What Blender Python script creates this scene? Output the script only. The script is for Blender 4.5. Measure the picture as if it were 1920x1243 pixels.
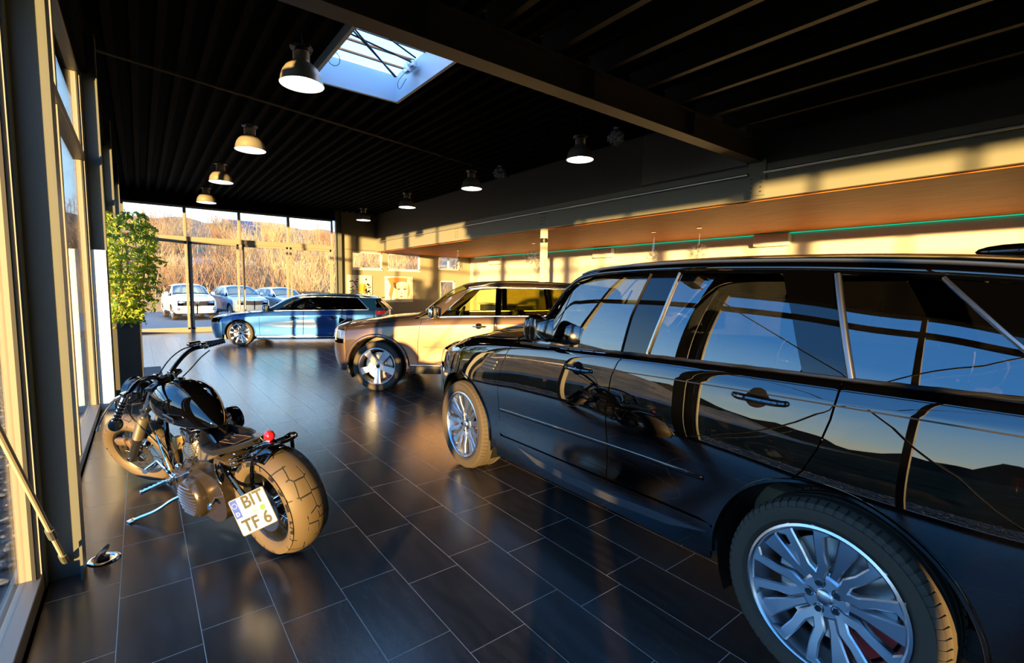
import bpy, bmesh, math, random
import numpy as np
from mathutils import Vector, Matrix
from mathutils.geometry import delaunay_2d_cdt

for _o in list(bpy.data.objects):
    bpy.data.objects.remove(_o)
SC = bpy.context.scene
COL = SC.collection
PI = math.pi
R = math.radians
random.seed(7)

# ------------------------------------------------------------------ camera
CAM_H = 1.6
def make_camera():
    cd = bpy.data.cameras.new('camera')
    cd.sensor_fit = 'HORIZONTAL'; cd.sensor_width = 36.0
    cd.lens = 897.6 / 1920 * 36.0
    cd.clip_start = 0.02; cd.clip_end = 2000
    c = bpy.data.objects.new('camera', cd); COL.objects.link(c)
    P, Y, Ro = R(5.047), R(37.779), R(0.744)
    fw = Vector((math.sin(Y) * math.cos(P), math.cos(Y) * math.cos(P), -math.sin(P)))
    rt = Vector((math.cos(Y), -math.sin(Y), 0)); up = rt.cross(fw)
    r2 = rt * math.cos(Ro) + up * math.sin(Ro); u2 = -rt * math.sin(Ro) + up * math.cos(Ro)
    m = Matrix((r2, u2, -fw)).transposed().to_4x4(); m.translation = (0, 0, CAM_H)
    c.matrix_world = m
    SC.camera = c
make_camera()

# ------------------------------------------------------------------ sky
def make_world():
    w = bpy.data.worlds.new('evening_sky'); SC.world = w; w.use_nodes = True
    nt = w.node_tree; nt.nodes.clear(); N = nt.nodes.new; L = nt.links.new
    out = N('ShaderNodeOutputWorld'); bg = N('ShaderNodeBackground')
    tc = N('ShaderNodeTexCoord'); sp = N('ShaderNodeSeparateXYZ')
    L(tc.outputs['Generated'], sp.inputs[0])
    cr = N('ShaderNodeValToRGB'); e = cr.color_ramp.elements
    e[0].position = 0.0; e[0].color = (0.05, 0.045, 0.04, 1)
    e[1].position = 1.0; e[1].color = (0.50, 0.72, 0.95, 1)
    for p, c in ((0.49, (0.06, 0.055, 0.05, 1)), (0.505, (0.72, 0.66, 0.48, 1)), (0.525, (0.48, 0.62, 0.66, 1)), (0.565, (0.24, 0.48, 0.78, 1)), (0.66, (0.07, 0.27, 0.68, 1)), (0.86, (0.05, 0.22, 0.60, 1)), (0.93, (0.30, 0.50, 0.80, 1))):
        n = e.new(p); n.color = c
    ma = N('ShaderNodeMath'); ma.operation = 'MULTIPLY_ADD'; ma.inputs[1].default_value = 0.5; ma.inputs[2].default_value = 0.5
    L(sp.outputs['Z'], ma.inputs[0]); L(ma.outputs[0], cr.inputs[0])
    # brighter, whiter sky over the lit hillside ahead (+Y)
    m2 = N('ShaderNodeMapRange'); m2.inputs['From Min'].default_value = 0.62; m2.inputs['From Max'].default_value = 0.92
    L(sp.outputs['Y'], m2.inputs['Value'])
    m3 = N('ShaderNodeMapRange'); m3.inputs['From Min'].default_value = 0.6; m3.inputs['From Max'].default_value = 0.12
    L(sp.outputs['Z'], m3.inputs['Value'])
    mm = N('ShaderNodeMath'); mm.operation = 'MULTIPLY'; L(m2.outputs[0], mm.inputs[0]); L(m3.outputs[0], mm.inputs[1])
    mx = N('ShaderNodeMix'); mx.data_type = 'RGBA'
    L(mm.outputs[0], mx.inputs['Factor']); L(cr.outputs['Color'], mx.inputs['A']); mx.inputs['B'].default_value = (0.50, 0.75, 1.0, 1)
    gt = N('ShaderNodeMath'); gt.operation = 'GREATER_THAN'; gt.inputs[1].default_value = 0.0; L(sp.outputs['Z'], gt.inputs[0])
    mk = N('ShaderNodeMix'); mk.data_type = 'RGBA'
    L(gt.outputs[0], mk.inputs['Factor']); mk.inputs['A'].default_value = (0.03, 0.03, 0.03, 1); L(mx.outputs['Result'], mk.inputs['B'])
    L(mk.outputs['Result'], bg.inputs['Color']); bg.inputs['Strength'].default_value = 3.6
    L(bg.outputs[0], out.inputs[0])
make_world()

SUN_AZ, SUN_EL = R(44.0), R(2.4)      # direction the light travels: azimuth from +Y towards +X
def make_sun():
    ld = bpy.data.lights.new('low_sun', 'SUN'); ld.energy = 20.0; ld.angle = R(0.9); ld.color = (1.0, 0.60, 0.20)
    o = bpy.data.objects.new('low_sun', ld); COL.objects.link(o)
    d = Vector((math.sin(SUN_AZ) * math.cos(SUN_EL), math.cos(SUN_AZ) * math.cos(SUN_EL), -math.sin(SUN_EL)))
    o.rotation_euler = d.to_track_quat('-Z', 'Y').to_euler(); o.location = (-30, -30, 6)
make_sun()

vs = SC.view_settings
vs.view_transform = 'Standard'; vs.look = 'None'; vs.exposure = 0.45; vs.gamma = 1.0; vs.use_curve_mapping = False
cy = SC.cycles
cy.max_bounces = 10; cy.diffuse_bounces = 4; cy.glossy_bounces = 5; cy.transmission_bounces = 6; cy.transparent_max_bounces = 16
cy.caustics_reflective = False; cy.caustics_refractive = False; cy.sample_clamp_indirect = 6.0
cy.use_denoising = True

# ------------------------------------------------------------------ materials
MATS = {}
def _bsdf(name):
    m = bpy.data.materials.new(name); m.use_nodes = True
    MATS[name] = m
    return m, m.node_tree, m.node_tree.nodes['Principled BSDF']
def mat(name, col, rough=0.5, metal=0.0, coat=0.0, spec=0.5, noise=0.0, nscale=8.0, bump=0.0, bscale=60.0, emit=None, estr=0.0, coat_rough=0.03, stretch=None, col2=None):
    if name in MATS: return MATS[name]
    m, nt, b = _bsdf(name); N = nt.nodes.new; L = nt.links.new
    b.inputs['Base Color'].default_value = (*col, 1); b.inputs['Roughness'].default_value = rough
    b.inputs['Metallic'].default_value = metal; b.inputs['Coat Weight'].default_value = coat
    b.inputs['Coat Roughness'].default_value = coat_rough; b.inputs['Specular IOR Level'].default_value = spec
    tc = N('ShaderNodeTexCoord'); mp = N('ShaderNodeMapping'); L(tc.outputs['Object'], mp.inputs[0])
    if stretch: mp.inputs['Scale'].default_value = stretch
    if noise > 0:
        no = N('ShaderNodeTexNoise'); no.inputs['Scale'].default_value = nscale; no.inputs['Detail'].default_value = 5
        L(mp.outputs[0], no.inputs['Vector'])
        mx = N('ShaderNodeMix'); mx.data_type = 'RGBA'
        c2 = col2 or tuple(min(1, c * (1 + noise)) for c in col); c1 = col if col2 else tuple(c * (1 - noise) for c in col)
        mx.inputs['A'].default_value = (*c1, 1); mx.inputs['B'].default_value = (*c2, 1)
        rm = N('ShaderNodeMapRange'); rm.inputs['From Min'].default_value = 0.3; rm.inputs['From Max'].default_value = 0.7
        L(no.outputs['Fac'], rm.inputs['Value']); L(rm.outputs[0], mx.inputs['Factor']); L(mx.outputs['Result'], b.inputs['Base Color'])
    if bump > 0:
        n2 = N('ShaderNodeTexNoise'); n2.inputs['Scale'].default_value = bscale; n2.inputs['Detail'].default_value = 3
        L(mp.outputs[0], n2.inputs['Vector'])
        bp = N('ShaderNodeBump'); bp.inputs['Strength'].default_value = bump; bp.inputs['Distance'].default_value = 0.01
        L(n2.outputs['Fac'], bp.inputs['Height']); L(bp.outputs[0], b.inputs['Normal'])
    if emit:
        b.inputs['Emission Color'].default_value = (*emit, 1); b.inputs['Emission Strength'].default_value = estr
    return m
def glass(name, tint=(1, 1, 1), refl=1.0, dark=0.0, rough=0.0, ior=1.5):
    """thin pane: clear transmission plus Fresnel mirror reflection"""
    if name in MATS: return MATS[name]
    m = bpy.data.materials.new(name); m.use_nodes = True; MATS[name] = m
    nt = m.node_tree; nt.nodes.clear(); N = nt.nodes.new; L = nt.links.new
    out = N('ShaderNodeOutputMaterial'); tr = N('ShaderNodeBsdfTransparent'); gl = N('ShaderNodeBsdfGlossy')
    tr.inputs['Color'].default_value = (*[t * (1 - dark) for t in tint], 1)
    gl.inputs['Roughness'].default_value = rough; gl.inputs['Color'].default_value = (refl, refl, refl, 1)
    fr = N('ShaderNodeFresnel'); fr.inputs['IOR'].default_value = ior
    geo = N('ShaderNodeNewGeometry')
    mr = N('ShaderNodeMath'); mr.operation = 'MULTIPLY_ADD'   # same reflectance seen from either side
    mi = N('ShaderNodeMix'); mi.data_type = 'FLOAT'
    mi.inputs['A'].default_value = ior; mi.inputs['B'].default_value = 1.0 / ior
    L(geo.outputs['Backfacing'], mi.inputs['Factor']); L(mi.outputs['Result'], fr.inputs['IOR'])
    ms = N('ShaderNodeMixShader'); L(fr.outputs[0], ms.inputs[0]); L(tr.outputs[0], ms.inputs[1]); L(gl.outputs[0], ms.inputs[2])
    L(ms.outputs[0], out.inputs[0])
    return m

TW, TL = 0.3088, 0.6176
def floor_material():
    m, nt, b = _bsdf('slate_floor_tiles'); N = nt.nodes.new; L = nt.links.new
    def M(op, a, b_=None, c=None):
        n = N('ShaderNodeMath'); n.operation = op
        for i, v in enumerate((a, b_, c)):
            if v is None: continue
            if isinstance(v, (int, float)): n.inputs[i].default_value = v
            else: L(v, n.inputs[i])
        return n.outputs[0]
    geo = N('ShaderNodeNewGeometry'); sp = N('ShaderNodeSeparateXYZ'); L(geo.outputs['Position'], sp.inputs[0])
    xs = M('DIVIDE', M('ADD', sp.outputs['X'], 0.1536), TW); k = M('FLOOR', xs); fx = M('FRACT', xs)
    odd = M('FLOORED_MODULO', k, 2.0)
    off = M('ADD', M('MULTIPLY_ADD', k, -0.0225 * 1.6, 0.358 * 1.6), M('MULTIPLY', odd, 0.0865 * 1.6))
    ys = M('DIVIDE', M('SUBTRACT', sp.outputs['Y'], off), TL); j = M('FLOOR', ys); fy = M('FRACT', ys)
    ex = M('MULTIPLY', M('MINIMUM', fx, M('SUBTRACT', 1.0, fx)), TW)
    ey = M('MULTIPLY', M('MINIMUM', fy, M('SUBTRACT', 1.0, fy)), TL)
    e = M('MINIMUM', ex, ey)
    mr = N('ShaderNodeMapRange'); mr.inputs['From Min'].default_value = 0.0010; mr.inputs['From Max'].default_value = 0.0018
    L(e, mr.inputs['Value'])                       # 0 in the grout
    cb = N('ShaderNodeCombineXYZ'); L(k, cb.inputs[0]); L(j, cb.inputs[1])
    wn = N('ShaderNodeTexWhiteNoise'); wn.noise_dimensions = '2D'; L(cb.outputs[0], wn.inputs['Vector'])
    mp = N('ShaderNodeMapping'); mp.inputs['Scale'].default_value = (9, 1.6, 1); L(geo.outputs['Position'], mp.inputs[0])
    ad = N('ShaderNodeVectorMath'); ad.operation = 'ADD'; L(mp.outputs[0], ad.inputs[0])
    sc = N('ShaderNodeVectorMath'); sc.operation = 'SCALE'; L(wn.outputs['Color'], sc.inputs[0]); sc.inputs['Scale'].default_value = 40
    L(sc.outputs[0], ad.inputs[1])
    no = N('ShaderNodeTexNoise'); no.inputs['Scale'].default_value = 2.2; no.inputs['Detail'].default_value = 8; no.inputs['Roughness'].default_value = 0.65
    L(ad.outputs[0], no.inputs['Vector'])
    cr = N('ShaderNodeValToRGB'); el = cr.color_ramp.elements
    el[0].position = 0.3; el[0].color = (0.020, 0.017, 0.016, 1); el[1].position = 0.75; el[1].color = (0.055, 0.045, 0.040, 1)
    L(no.outputs['Fac'], cr.inputs[0])
    hv = N('ShaderNodeHueSaturation'); L(cr.outputs[0], hv.inputs['Color'])
    L(M('MULTIPLY_ADD', wn.outputs['Value'], 0.45, 0.78), hv.inputs['Value'])
    mx = N('ShaderNodeMix'); mx.data_type = 'RGBA'; L(mr.outputs[0], mx.inputs['Factor'])
    mx.inputs['A'].default_value = (0.42, 0.40, 0.37, 1); L(hv.outputs[0], mx.inputs['B'])
    L(mx.outputs['Result'], b.inputs['Base Color'])
    n3 = N('ShaderNodeTexNoise'); n3.inputs['Scale'].default_value = 3.0; n3.inputs['Detail'].default_value = 6; L(ad.outputs[0], n3.inputs['Vector'])
    L(M('ADD', M('MULTIPLY_ADD', n3.outputs['Fac'], 0.06, 0.215), M('MULTIPLY', M('SUBTRACT', 1.0, mr.outputs[0]), 0.4)), b.inputs['Roughness'])
    b.inputs['Specular IOR Level'].default_value = 0.9
    bp = N('ShaderNodeBump'); bp.inputs['Strength'].default_value = 0.25; bp.inputs['Distance'].default_value = 0.0012
    L(mr.outputs[0], bp.inputs['Height']); L(bp.outputs[0], b.inputs['Normal'])
    return m

STEEL = mat('painted_steel_grey', (0.095, 0.105, 0.10), 0.45, bump=0.05, bscale=30)
FRAME = mat('window_frame_grey', (0.24, 0.22, 0.19), 0.42)
CEIL = mat('ceiling_black', (0.0012, 0.0012, 0.0012), 0.85, spec=.04)
BEAM = mat('beam_dark_paint', (0.060, 0.045, 0.030), 0.5)
JOIST = mat('joist_black_paint', (0.022, 0.016, 0.010), 0.5, spec=.25)
WALLM = mat('wall_paint_warm', (0.22, 0.20, 0.155), 0.85, bump=0.04, bscale=90)
FASC = mat('fascia_grey_paint', (0.20, 0.20, 0.17), 0.5)
UPW = mat('upper_wall_grey', (0.075, 0.073, 0.066), 0.6)
WHITEW = mat('rear_wall_white', (0.60, 0.58, 0.55), 0.6)
SOFF = mat('soffit_timber_orange', (0.40, 0.135, 0.028), 0.6, spec=.12, noise=0.25, nscale=3, stretch=(6, 0.6, 1))
GLASSW = glass('window_glass', tint=(0.97, 0.99, 0.98))
BLACKRUB = mat('black_rubber', (0.018, 0.018, 0.019), 0.55)
TYREM = mat('tyre_rubber', (0.055, 0.044, 0.032), 0.7, spec=.25, bump=0.08, bscale=200)
CHROME = mat('chrome', (0.85, 0.85, 0.86), 0.08, metal=1.0)
SATIN = mat('satin_alloy', (0.62, 0.64, 0.68), 0.28, metal=1.0)
DKALLOY = mat('dark_alloy', (0.20, 0.21, 0.23), 0.35, metal=1.0)
BLKGLOSS = mat('black_gloss_trim', (0.0006, 0.0006, 0.0007), 0.2, coat=1.0, spec=0.0, coat_rough=.015)
BLKPLAS = mat('black_plastic', (0.006, 0.006, 0.0062), 0.45)
DISCM = mat('brake_disc_steel', (0.55, 0.52, 0.48), 0.3, metal=1.0)
REDCAL = mat('red_caliper', (0.62, 0.03, 0.02), 0.35, coat=0.5)

# ------------------------------------------------------------------ object helpers
def tag(o, label=None, cat=None, group=None, kind=None):
    if label: o['label'] = label
    if cat: o['category'] = cat
    if group: o['group'] = group
    if kind: o['kind'] = kind
    return o
def empty(name, loc=(0, 0, 0), rz=0.0, parent=None):
    o = bpy.data.objects.new(name, None); COL.objects.link(o); o.empty_display_size = 0.1
    o.location = loc; o.rotation_euler = (0, 0, rz)
    if parent: o.parent = parent
    return o
def copy_tree(o, parent=None):
    c = o.copy(); COL.objects.link(c); c.parent = parent
    for ch in list(o.children): copy_tree(ch, c)
    return c
def link_mesh(name, me, mats, parent=None, sharp=35.0):
    if not isinstance(mats, (list, tuple)): mats = [mats]
    for m in mats: me.materials.append(m)
    if sharp is not None:
        me.polygons.foreach_set('use_smooth', [True] * len(me.polygons))
        me.set_sharp_from_angle(angle=R(sharp))
    me.update()
    o = bpy.data.objects.new(name, me); COL.objects.link(o)
    if parent: o.parent = parent
    return o

class MB:
    """collects shapes; build() links them as one mesh object"""
    def __init__(s): s.v = []; s.f = []; s.mi = []; s.cur = 0; s.X = None
    def add(s, vs, fs):
        n = len(s.v)
        if s.X is not None: vs = [tuple(s.X @ Vector(p)) for p in vs]
        s.v.extend([tuple(p) for p in vs]); s.f.extend([tuple(i + n for i in f) for f in fs]); s.mi.extend([s.cur] * len(fs))
        return s
    def box(s, x0, y0, z0, x1, y1, z1, M=None):
        vs = [(x, y, z) for z in (z0, z1) for y in (y0, y1) for x in (x0, x1)]
        if M is not None: vs = [tuple(M @ Vector(v)) for v in vs]
        return s.add(vs, [(0, 2, 3, 1), (4, 5, 7, 6), (0, 1, 5, 4), (2, 6, 7, 3), (0, 4, 6, 2), (1, 3, 7, 5)])
    def bbox(s, cx, cy_, cz, lx, ly, lz, b=0.01, M=None):
        """box with chamfered edges"""
        bm = bmesh.new(); bmesh.ops.create_cube(bm, size=1.0)
        bmesh.ops.scale(bm, vec=(lx, ly, lz), verts=bm.verts)
        bmesh.ops.bevel(bm, geom=list(bm.edges), offset=min(b, 0.45 * min(lx, ly, lz)), segments=2, affect='EDGES', profile=0.5)
        bmesh.ops.translate(bm, vec=(cx, cy_, cz), verts=bm.verts)
        if M is not None: bmesh.ops.transform(bm, matrix=M, verts=bm.verts)
        bm.verts.index_update()
        s.add([v.co[:] for v in bm.verts], [[v.index for v in f.verts] for f in bm.faces]); bm.free(); return s
    def cyl(s, p0, p1, r0, r1=None, n=16, caps=True):
        r1 = r0 if r1 is None else r1
        p0 = Vector(p0); p1 = Vector(p1); d = (p1 - p0).normalized()
        a = d.orthogonal().normalized(); b = d.cross(a)
        vs = []
        for p, r in ((p0, r0), (p1, r1)):
            for i in range(n):
                t = 2 * PI * i / n; vs.append(p + (a * math.cos(t) + b * math.sin(t)) * r)
        fs = [(i, (i + 1) % n, n + (i + 1) % n, n + i) for i in range(n)]
        if caps: fs += [tuple(range(n - 1, -1, -1)), tuple(range(n, 2 * n))]
        return s.add(vs, fs)
    def tube(s, pts, r, n=8, closed=False, smooth=0, caps=True):
        P = [Vector(p) for p in pts]
        rr = list(r) if isinstance(r, (list, tuple)) else [r] * len(P)
        for _ in range(smooth):
            Q = []; q = []
            for i in range(len(P) - 1):
                Q += [P[i] * 0.75 + P[i + 1] * 0.25, P[i] * 0.25 + P[i + 1] * 0.75]; q += [rr[i] * .75 + rr[i + 1] * .25, rr[i] * .25 + rr[i + 1] * .75]
            P = [P[0]] + Q[1:-1] + [P[-1]] if not closed else Q
            rr = [rr[0]] + q[1:-1] + [rr[-1]] if not closed else q
        m = len(P); vs = []; a = None
        for i in range(m):
            d = (P[(i + 1) % m] - P[i - 1]) if (closed or 0 < i < m - 1) else (P[1] - P[0] if i == 0 else P[-1] - P[-2])
            if d.length < 1e-9: d = Vector((0, 0, 1))
            d.normalize()
            a = d.orthogonal().normalized() if a is None else (a - d * a.dot(d)).normalized()
            b = d.cross(a)
            for k in range(n):
                t = 2 * PI * k / n; vs.append(P[i] + (a * math.cos(t) + b * math.sin(t)) * rr[i])
        fs = []
        for i in range(m if closed else m - 1):
            for k in range(n):
                i2 = (i + 1) % m; fs.append((i * n + k, i * n + (k + 1) % n, i2 * n + (k + 1) % n, i2 * n + k))
        if caps and not closed: fs += [tuple(range(n - 1, -1, -1)), tuple(range((m - 1) * n, m * n))]
        return s.add(vs, fs)
    def lathe(s, prof, n=32, M=None, a0=0.0, a1=2 * PI):
        """profile of (r, h): revolved about local z"""
        full = abs(a1 - a0 - 2 * PI) < 1e-6; k = n if full else n + 1
        vs = []
        for r, h in prof:
            for i in range(k):
                t = a0 + (a1 - a0) * i / n; vs.append((r * math.cos(t), r * math.sin(t), h))
        if M is not None: vs = [tuple(M @ Vector(v)) for v in vs]
        fs = []
        for j in range(len(prof) - 1):
            for i in range(k if full else n):
                i2 = (i + 1) % k; fs.append((j * k + i, j * k + i2, (j + 1) * k + i2, (j + 1) * k + i))
        return s.add(vs, fs)
    def sphere(s, c, r, n=16, m=10, sc=(1, 1, 1), M=None):
        vs = []; 
        for j in range(m + 1):
            ph = PI * j / m
            for i in range(n):
                t = 2 * PI * i / n; vs.append(Vector((math.sin(ph) * math.cos(t) * sc[0], math.sin(ph) * math.sin(t) * sc[1], math.cos(ph) * sc[2])) * r)
        if M is not None: vs = [M @ v for v in vs]
        vs = [v + Vector(c) for v in vs]
        fs = [(j * n + i, (j + 1) * n + i, (j + 1) * n + (i + 1) % n, j * n + (i + 1) % n) for j in range(m) for i in range(n)]
        return s.add(vs, fs)
    def plate(s, poly, h0, h1, axis='z', holes=(), bev=0.0):
        """2-D outline extruded along an axis between h0 and h1"""
        def P(u, v, h): return (u, v, h) if axis == 'z' else ((u, h, v) if axis == 'y' else (h, u, v))
        pts = [Vector(p) for p in poly]; edges = [(i, (i + 1) % len(poly)) for i in range(len(poly))]
        loops = [list(range(len(poly)))]
        for h in holes:
            n = len(pts); pts += [Vector(p) for p in h]; edges += [(n + i, n + (i + 1) % len(h)) for i in range(len(h))]; loops.append(list(range(n, n + len(h))))
        V, E_, F_, ov, oe, of = delaunay_2d_cdt(pts, edges, [], 2 if holes else 1, 1e-6)
        F_ = [f for f in F_ if _inside(sum((V[i] for i in f), Vector((0, 0))) / len(f), poly, holes)]
        n = len(V); vs = [P(v[0], v[1], h0) for v in V] + [P(v[0], v[1], h1) for v in V]
        fs = [tuple(f) for f in F_] + [tuple(i + n for i in reversed(f)) for f in F_]
        cnt = {}
        for f in F_:
            for i in range(len(f)):
                a, b = f[i], f[(i + 1) % len(f)]; cnt[(a, b)] = 1
        for (a, b) in cnt:
            if (b, a) not in cnt: fs.append((b, a, a + n, b + n))
        return s.add(vs, fs)
    def build(s, name, mats, parent=None, sharp=35.0, loc=None, rot=None, bevel=0.0):
        me = bpy.data.meshes.new(name); me.from_pydata(s.v, [], s.f)
        if isinstance(mats, (list, tuple)): me.polygons.foreach_set('material_index', s.mi)
        bm = bmesh.new(); bm.from_mesh(me); bmesh.ops.remove_doubles(bm, verts=bm.verts, dist=1e-6)
        bmesh.ops.recalc_face_normals(bm, faces=bm.faces); bm.to_mesh(me); bm.free()
        o = link_mesh(name, me, mats, parent, sharp)
        if loc is not None: o.location = loc
        if rot is not None: o.rotation_euler = rot
        if bevel > 0:
            md = o.modifiers.new('edge', 'BEVEL'); md.width = bevel; md.segments = 2; md.limit_method = 'ANGLE'; md.angle_limit = R(40)
        return o
def _pip(p, poly):
    x, y = p[0], p[1]; c = False; n = len(poly)
    for i in range(n):
        x0, y0 = poly[i][0], poly[i][1]; x1, y1 = poly[(i + 1) % n][0], poly[(i + 1) % n][1]
        if (y0 > y) != (y1 > y) and x < (x1 - x0) * (y - y0) / (y1 - y0) + x0: c = not c
    return c
def _inside(p, poly, holes): return _pip(p, poly) and not any(_pip(p, h) for h in holes)
def struct(o, label=None): o['kind'] = 'structure'; 
def sbox(name, x0, y0, z0, x1, y1, z1, m, bevel=0.0, parent=None, kind=True):
    o = MB().box(x0, y0, z0, x1, y1, z1).build(name, m, parent, bevel=bevel)
    if kind and parent is None: o['kind'] = 'structure'
    return o
RX90 = Matrix.Rotation(PI / 2, 4, 'X'); RY90 = Matrix.Rotation(PI / 2, 4, 'Y')
def text_mesh(s_, size, m, name, parent, M, ext=0.0006, font_w=1.0):
    cu = bpy.data.curves.new(name, 'FONT'); cu.body = s_; cu.size = size; cu.extrude = ext; cu.align_x = 'CENTER'; cu.align_y = 'CENTER'; cu.offset = 0.0012 * size / 0.08 * 2
    t = bpy.data.objects.new(name, cu); COL.objects.link(t)
    dg = bpy.context.evaluated_depsgraph_get(); me = bpy.data.meshes.new_from_object(t.evaluated_get(dg))
    bpy.data.objects.remove(t); bpy.data.curves.remove(cu)
    me.transform(Matrix.Diagonal((font_w, 1, 1, 1)))
    me.materials.clear(); me.materials.append(m)
    o = bpy.data.objects.new(name, me); COL.objects.link(o); o.parent = parent; o.matrix_local = M
    return o
# ================================================================== the setting
YF, XL, XW, XF = 19.6, -0.50, 12.6, 7.9          # far wall, glazing plane, rear white wall, gallery edge
YB = -13.0
ZC = 4.6
sbox('floor', -0.62, YB - 0.1, -0.12, XW + 0.1, YF + 0.12, 0.0, floor_material())

# ---- roof: corrugated deck with a skylight hole, ribs run along X... built from slabs and trapezoid ribs
def ceiling():
    sx0, sx1, sy0, sy1 = 2.12, 3.42, 5.45, 7.55
    mb = MB()
    u = .055
    for (x0, y0, x1, y1) in ((-0.7, YB, sx0 - u, YF + .1), (sx1 + u, YB, XW + .1, YF + .1), (sx0 - u, YB, sx1 + u, sy0 - u), (sx0 - u, sy1 + u, sx1 + u, YF + .1)):
        mb.box(x0, y0, ZC + 0.12, x1, y1, ZC + 0.2)
    x = -0.5
    while x < 7.9:                                # trapezoid ribs, running away from the camera along Y
        segs = [(3.9, YF)] if not (sx0 - .20 < x < sx1 + .06) else [(3.9, sy0 - .06), (sy1 + .06, YF)]
        for a, b in segs:
            vs = []
            for yy in (a, b):
                vs += [(x, yy, ZC + .12), (x + .03, yy, ZC), (x + .11, yy, ZC), (x + .14, yy, ZC + .12)]
            mb.add(vs, [(0, 4, 5, 1), (1, 5, 6, 2), (2, 6, 7, 3), (0, 1, 2, 3), (4, 7, 6, 5)])
        x += 0.25
    o = mb.build('ceiling', CEIL); o['kind'] = 'structure'
    # skylight: upstand, dome ribs, milky panel
    sk = empty('skylight', ((sx0 + sx1) / 2, (sy0 + sy1) / 2, ZC)); tag(sk, 'milky glazed rooflight in a pale blue upstand set in the black ceiling', 'skylight')
    up = mat('skylight_upstand', (0.62, 0.70, 0.80), 0.35)
    hx, hy = (sx1 - sx0) / 2, (sy1 - sy0) / 2; H = 0.42; T = 0.05
    m = MB(); m.box(-hx - T, -hy, 0, -hx, hy, H).box(hx, -hy, 0, hx + T, hy, H).box(-hx - T, -hy - T, 0, hx + T, -hy, H).box(-hx - T, hy, 0, hx + T, hy + T, H)
    m.build('upstand', up, sk)
    m = MB(); n = 14
    for i in range(n):
        a0 = PI * i / n; a1 = PI * (i + 1) / n
        z0, z1 = H + .16 * math.sin(a0), H + .16 * math.sin(a1); y0, y1 = -hy * math.cos(a0), -hy * math.cos(a1)
        m.add([(-hx - T, y0, z0), (hx + T, y0, z0), (hx + T, y1, z1), (-hx - T, y1, z1)], [(0, 1, 2, 3)])
    milk = bpy.data.materials.new('skylight_milk'); milk.use_nodes = True; nt = milk.node_tree; nt.nodes.clear()
    out = nt.nodes.new('ShaderNodeOutputMaterial'); t1 = nt.nodes.new('ShaderNodeBsdfTranslucent'); t2 = nt.nodes.new('ShaderNodeBsdfTransparent'); mx = nt.nodes.new('ShaderNodeMixShader')
    t1.inputs[0].default_value = (0.9, 0.95, 0.97, 1); t2.inputs[0].default_value = (0.9, 0.95, 1, 1); mx.inputs[0].default_value = 0.8
    nt.links.new(t2.outputs[0], mx.inputs[1]); nt.links.new(t1.outputs[0], mx.inputs[2]); nt.links.new(mx.outputs[0], out.inputs[0])
    m.build('dome_panel', milk, sk)
    for yy in (-.93, -.62, -.3, 0.05, .4, .75):
        MB().box(-hx, yy - .012, H - .02, hx, yy + .012, H + .01).build('glazing_bar', BEAM, sk)
    for a, b in (((-.62, -.2, .38), (.40, .55, .16)), ((-.62, -.1, .40), (.45, .62, .20)), ((-.6, .1, .36), (.5, .2, .28)), ((-.6, -.35, .40), (.52, .1, .31))):
        MB().cyl(a, b, .012, n=8).build('opener_rod', BLKPLAS, sk)
    m = MB().bbox(.56, .35, .28, .10, .30, .09, .015).bbox(.5, .32, .24, .06, .12, .14, .01); m.build('opener_motor', SATIN, sk)
    MB().tube([(.55, .4, .26), (.45, .6, .12), (.56, .75, .05), (.62, .62, .22)], .004, 6, smooth=2).build('cable', BLKPLAS, sk)
    MB().tube([(-.45 + .09 * math.cos(t / 12 * 2 * PI), .72, .24 + .10 * math.sin(t / 12 * 2 * PI)) for t in range(12)], .005, 6, closed=True).build('cable', BLKPLAS, sk)
ceiling()

# roof girder across the hall and joists over the near half
g = empty('roof_girder', (0, 3.85, 3.66)); g['kind'] = 'structure'
m = MB(); m.box(-0.5, -.10, 0, XF + .02, .10, .016).box(-0.5, -.10, .32, XF + .02, .10, .336).box(-0.5, -.006, .016, XF + .02, .006, .32)
m.build('beam_section', BEAM, g)
for xx in (2.0, 4.0, 5.95):
    MB().box(xx - .005, -.095, .016, xx + .005, .095, .32).build('web_stiffener', BEAM, g)
for i in range(13):
    x = 0.55 + i * 0.715
    if x > XF + .9: break
    o = MB().box(x - .035, YB, 3.99, x + .035, 3.95, 4.005).box(x - .035, YB, 4.2, x + .035, 3.95, 4.215).box(x - .005, YB, 4.0, x + .005, 3.95, 4.2).build('ceiling_joist', JOIST)
    o['kind'] = 'structure'
o = MB().tube([(-.35, 8.3, 4.56), (7.8, 10.3, 4.56)], .02, 8).build('roof_brace', BEAM); o['kind'] = 'structure'

# ---- gallery: fascia, soffit, upper wall, rail, columns
sbox('upper_wall', XF + .02, YB, 3.62, XF + .12, YF, ZC + .12, UPW)
sbox('gallery_fascia', XF - .02, YB, 3.09, XF + .12, YF, 3.62, FASC)
sbox('gallery_soffit', XF + .10, YB, 3.07, XW, YF, 3.13, SOFF)
o = MB().tube([(XF - .06, 3.95, 3.485), (XF - .06, YF - .3, 3.485)], .024, 12).tube([(XF - .06, YB, 3.485), (XF - .06, 3.7, 3.485)], .024, 12).build('fascia_pipe', mat('galvanised_pipe', (.6, .6, .58), .35, metal=.8)); o['kind'] = 'structure'
pb = empty('column_bracket_plate', (XF - .03, 3.82, 3.2)); pb['kind'] = 'structure'
m = MB().box(-.012, -.14, -.06, 0, .14, .5)
m.build('plate', FASC, pb)
m = MB()
for yy in (-.08, .08):
    for zz in (0, .07, .14, .21): m.cyl((-.012, yy, zz), (-.028, yy, zz), .012, n=6)
m.build('bolts', STEEL, pb)
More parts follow.
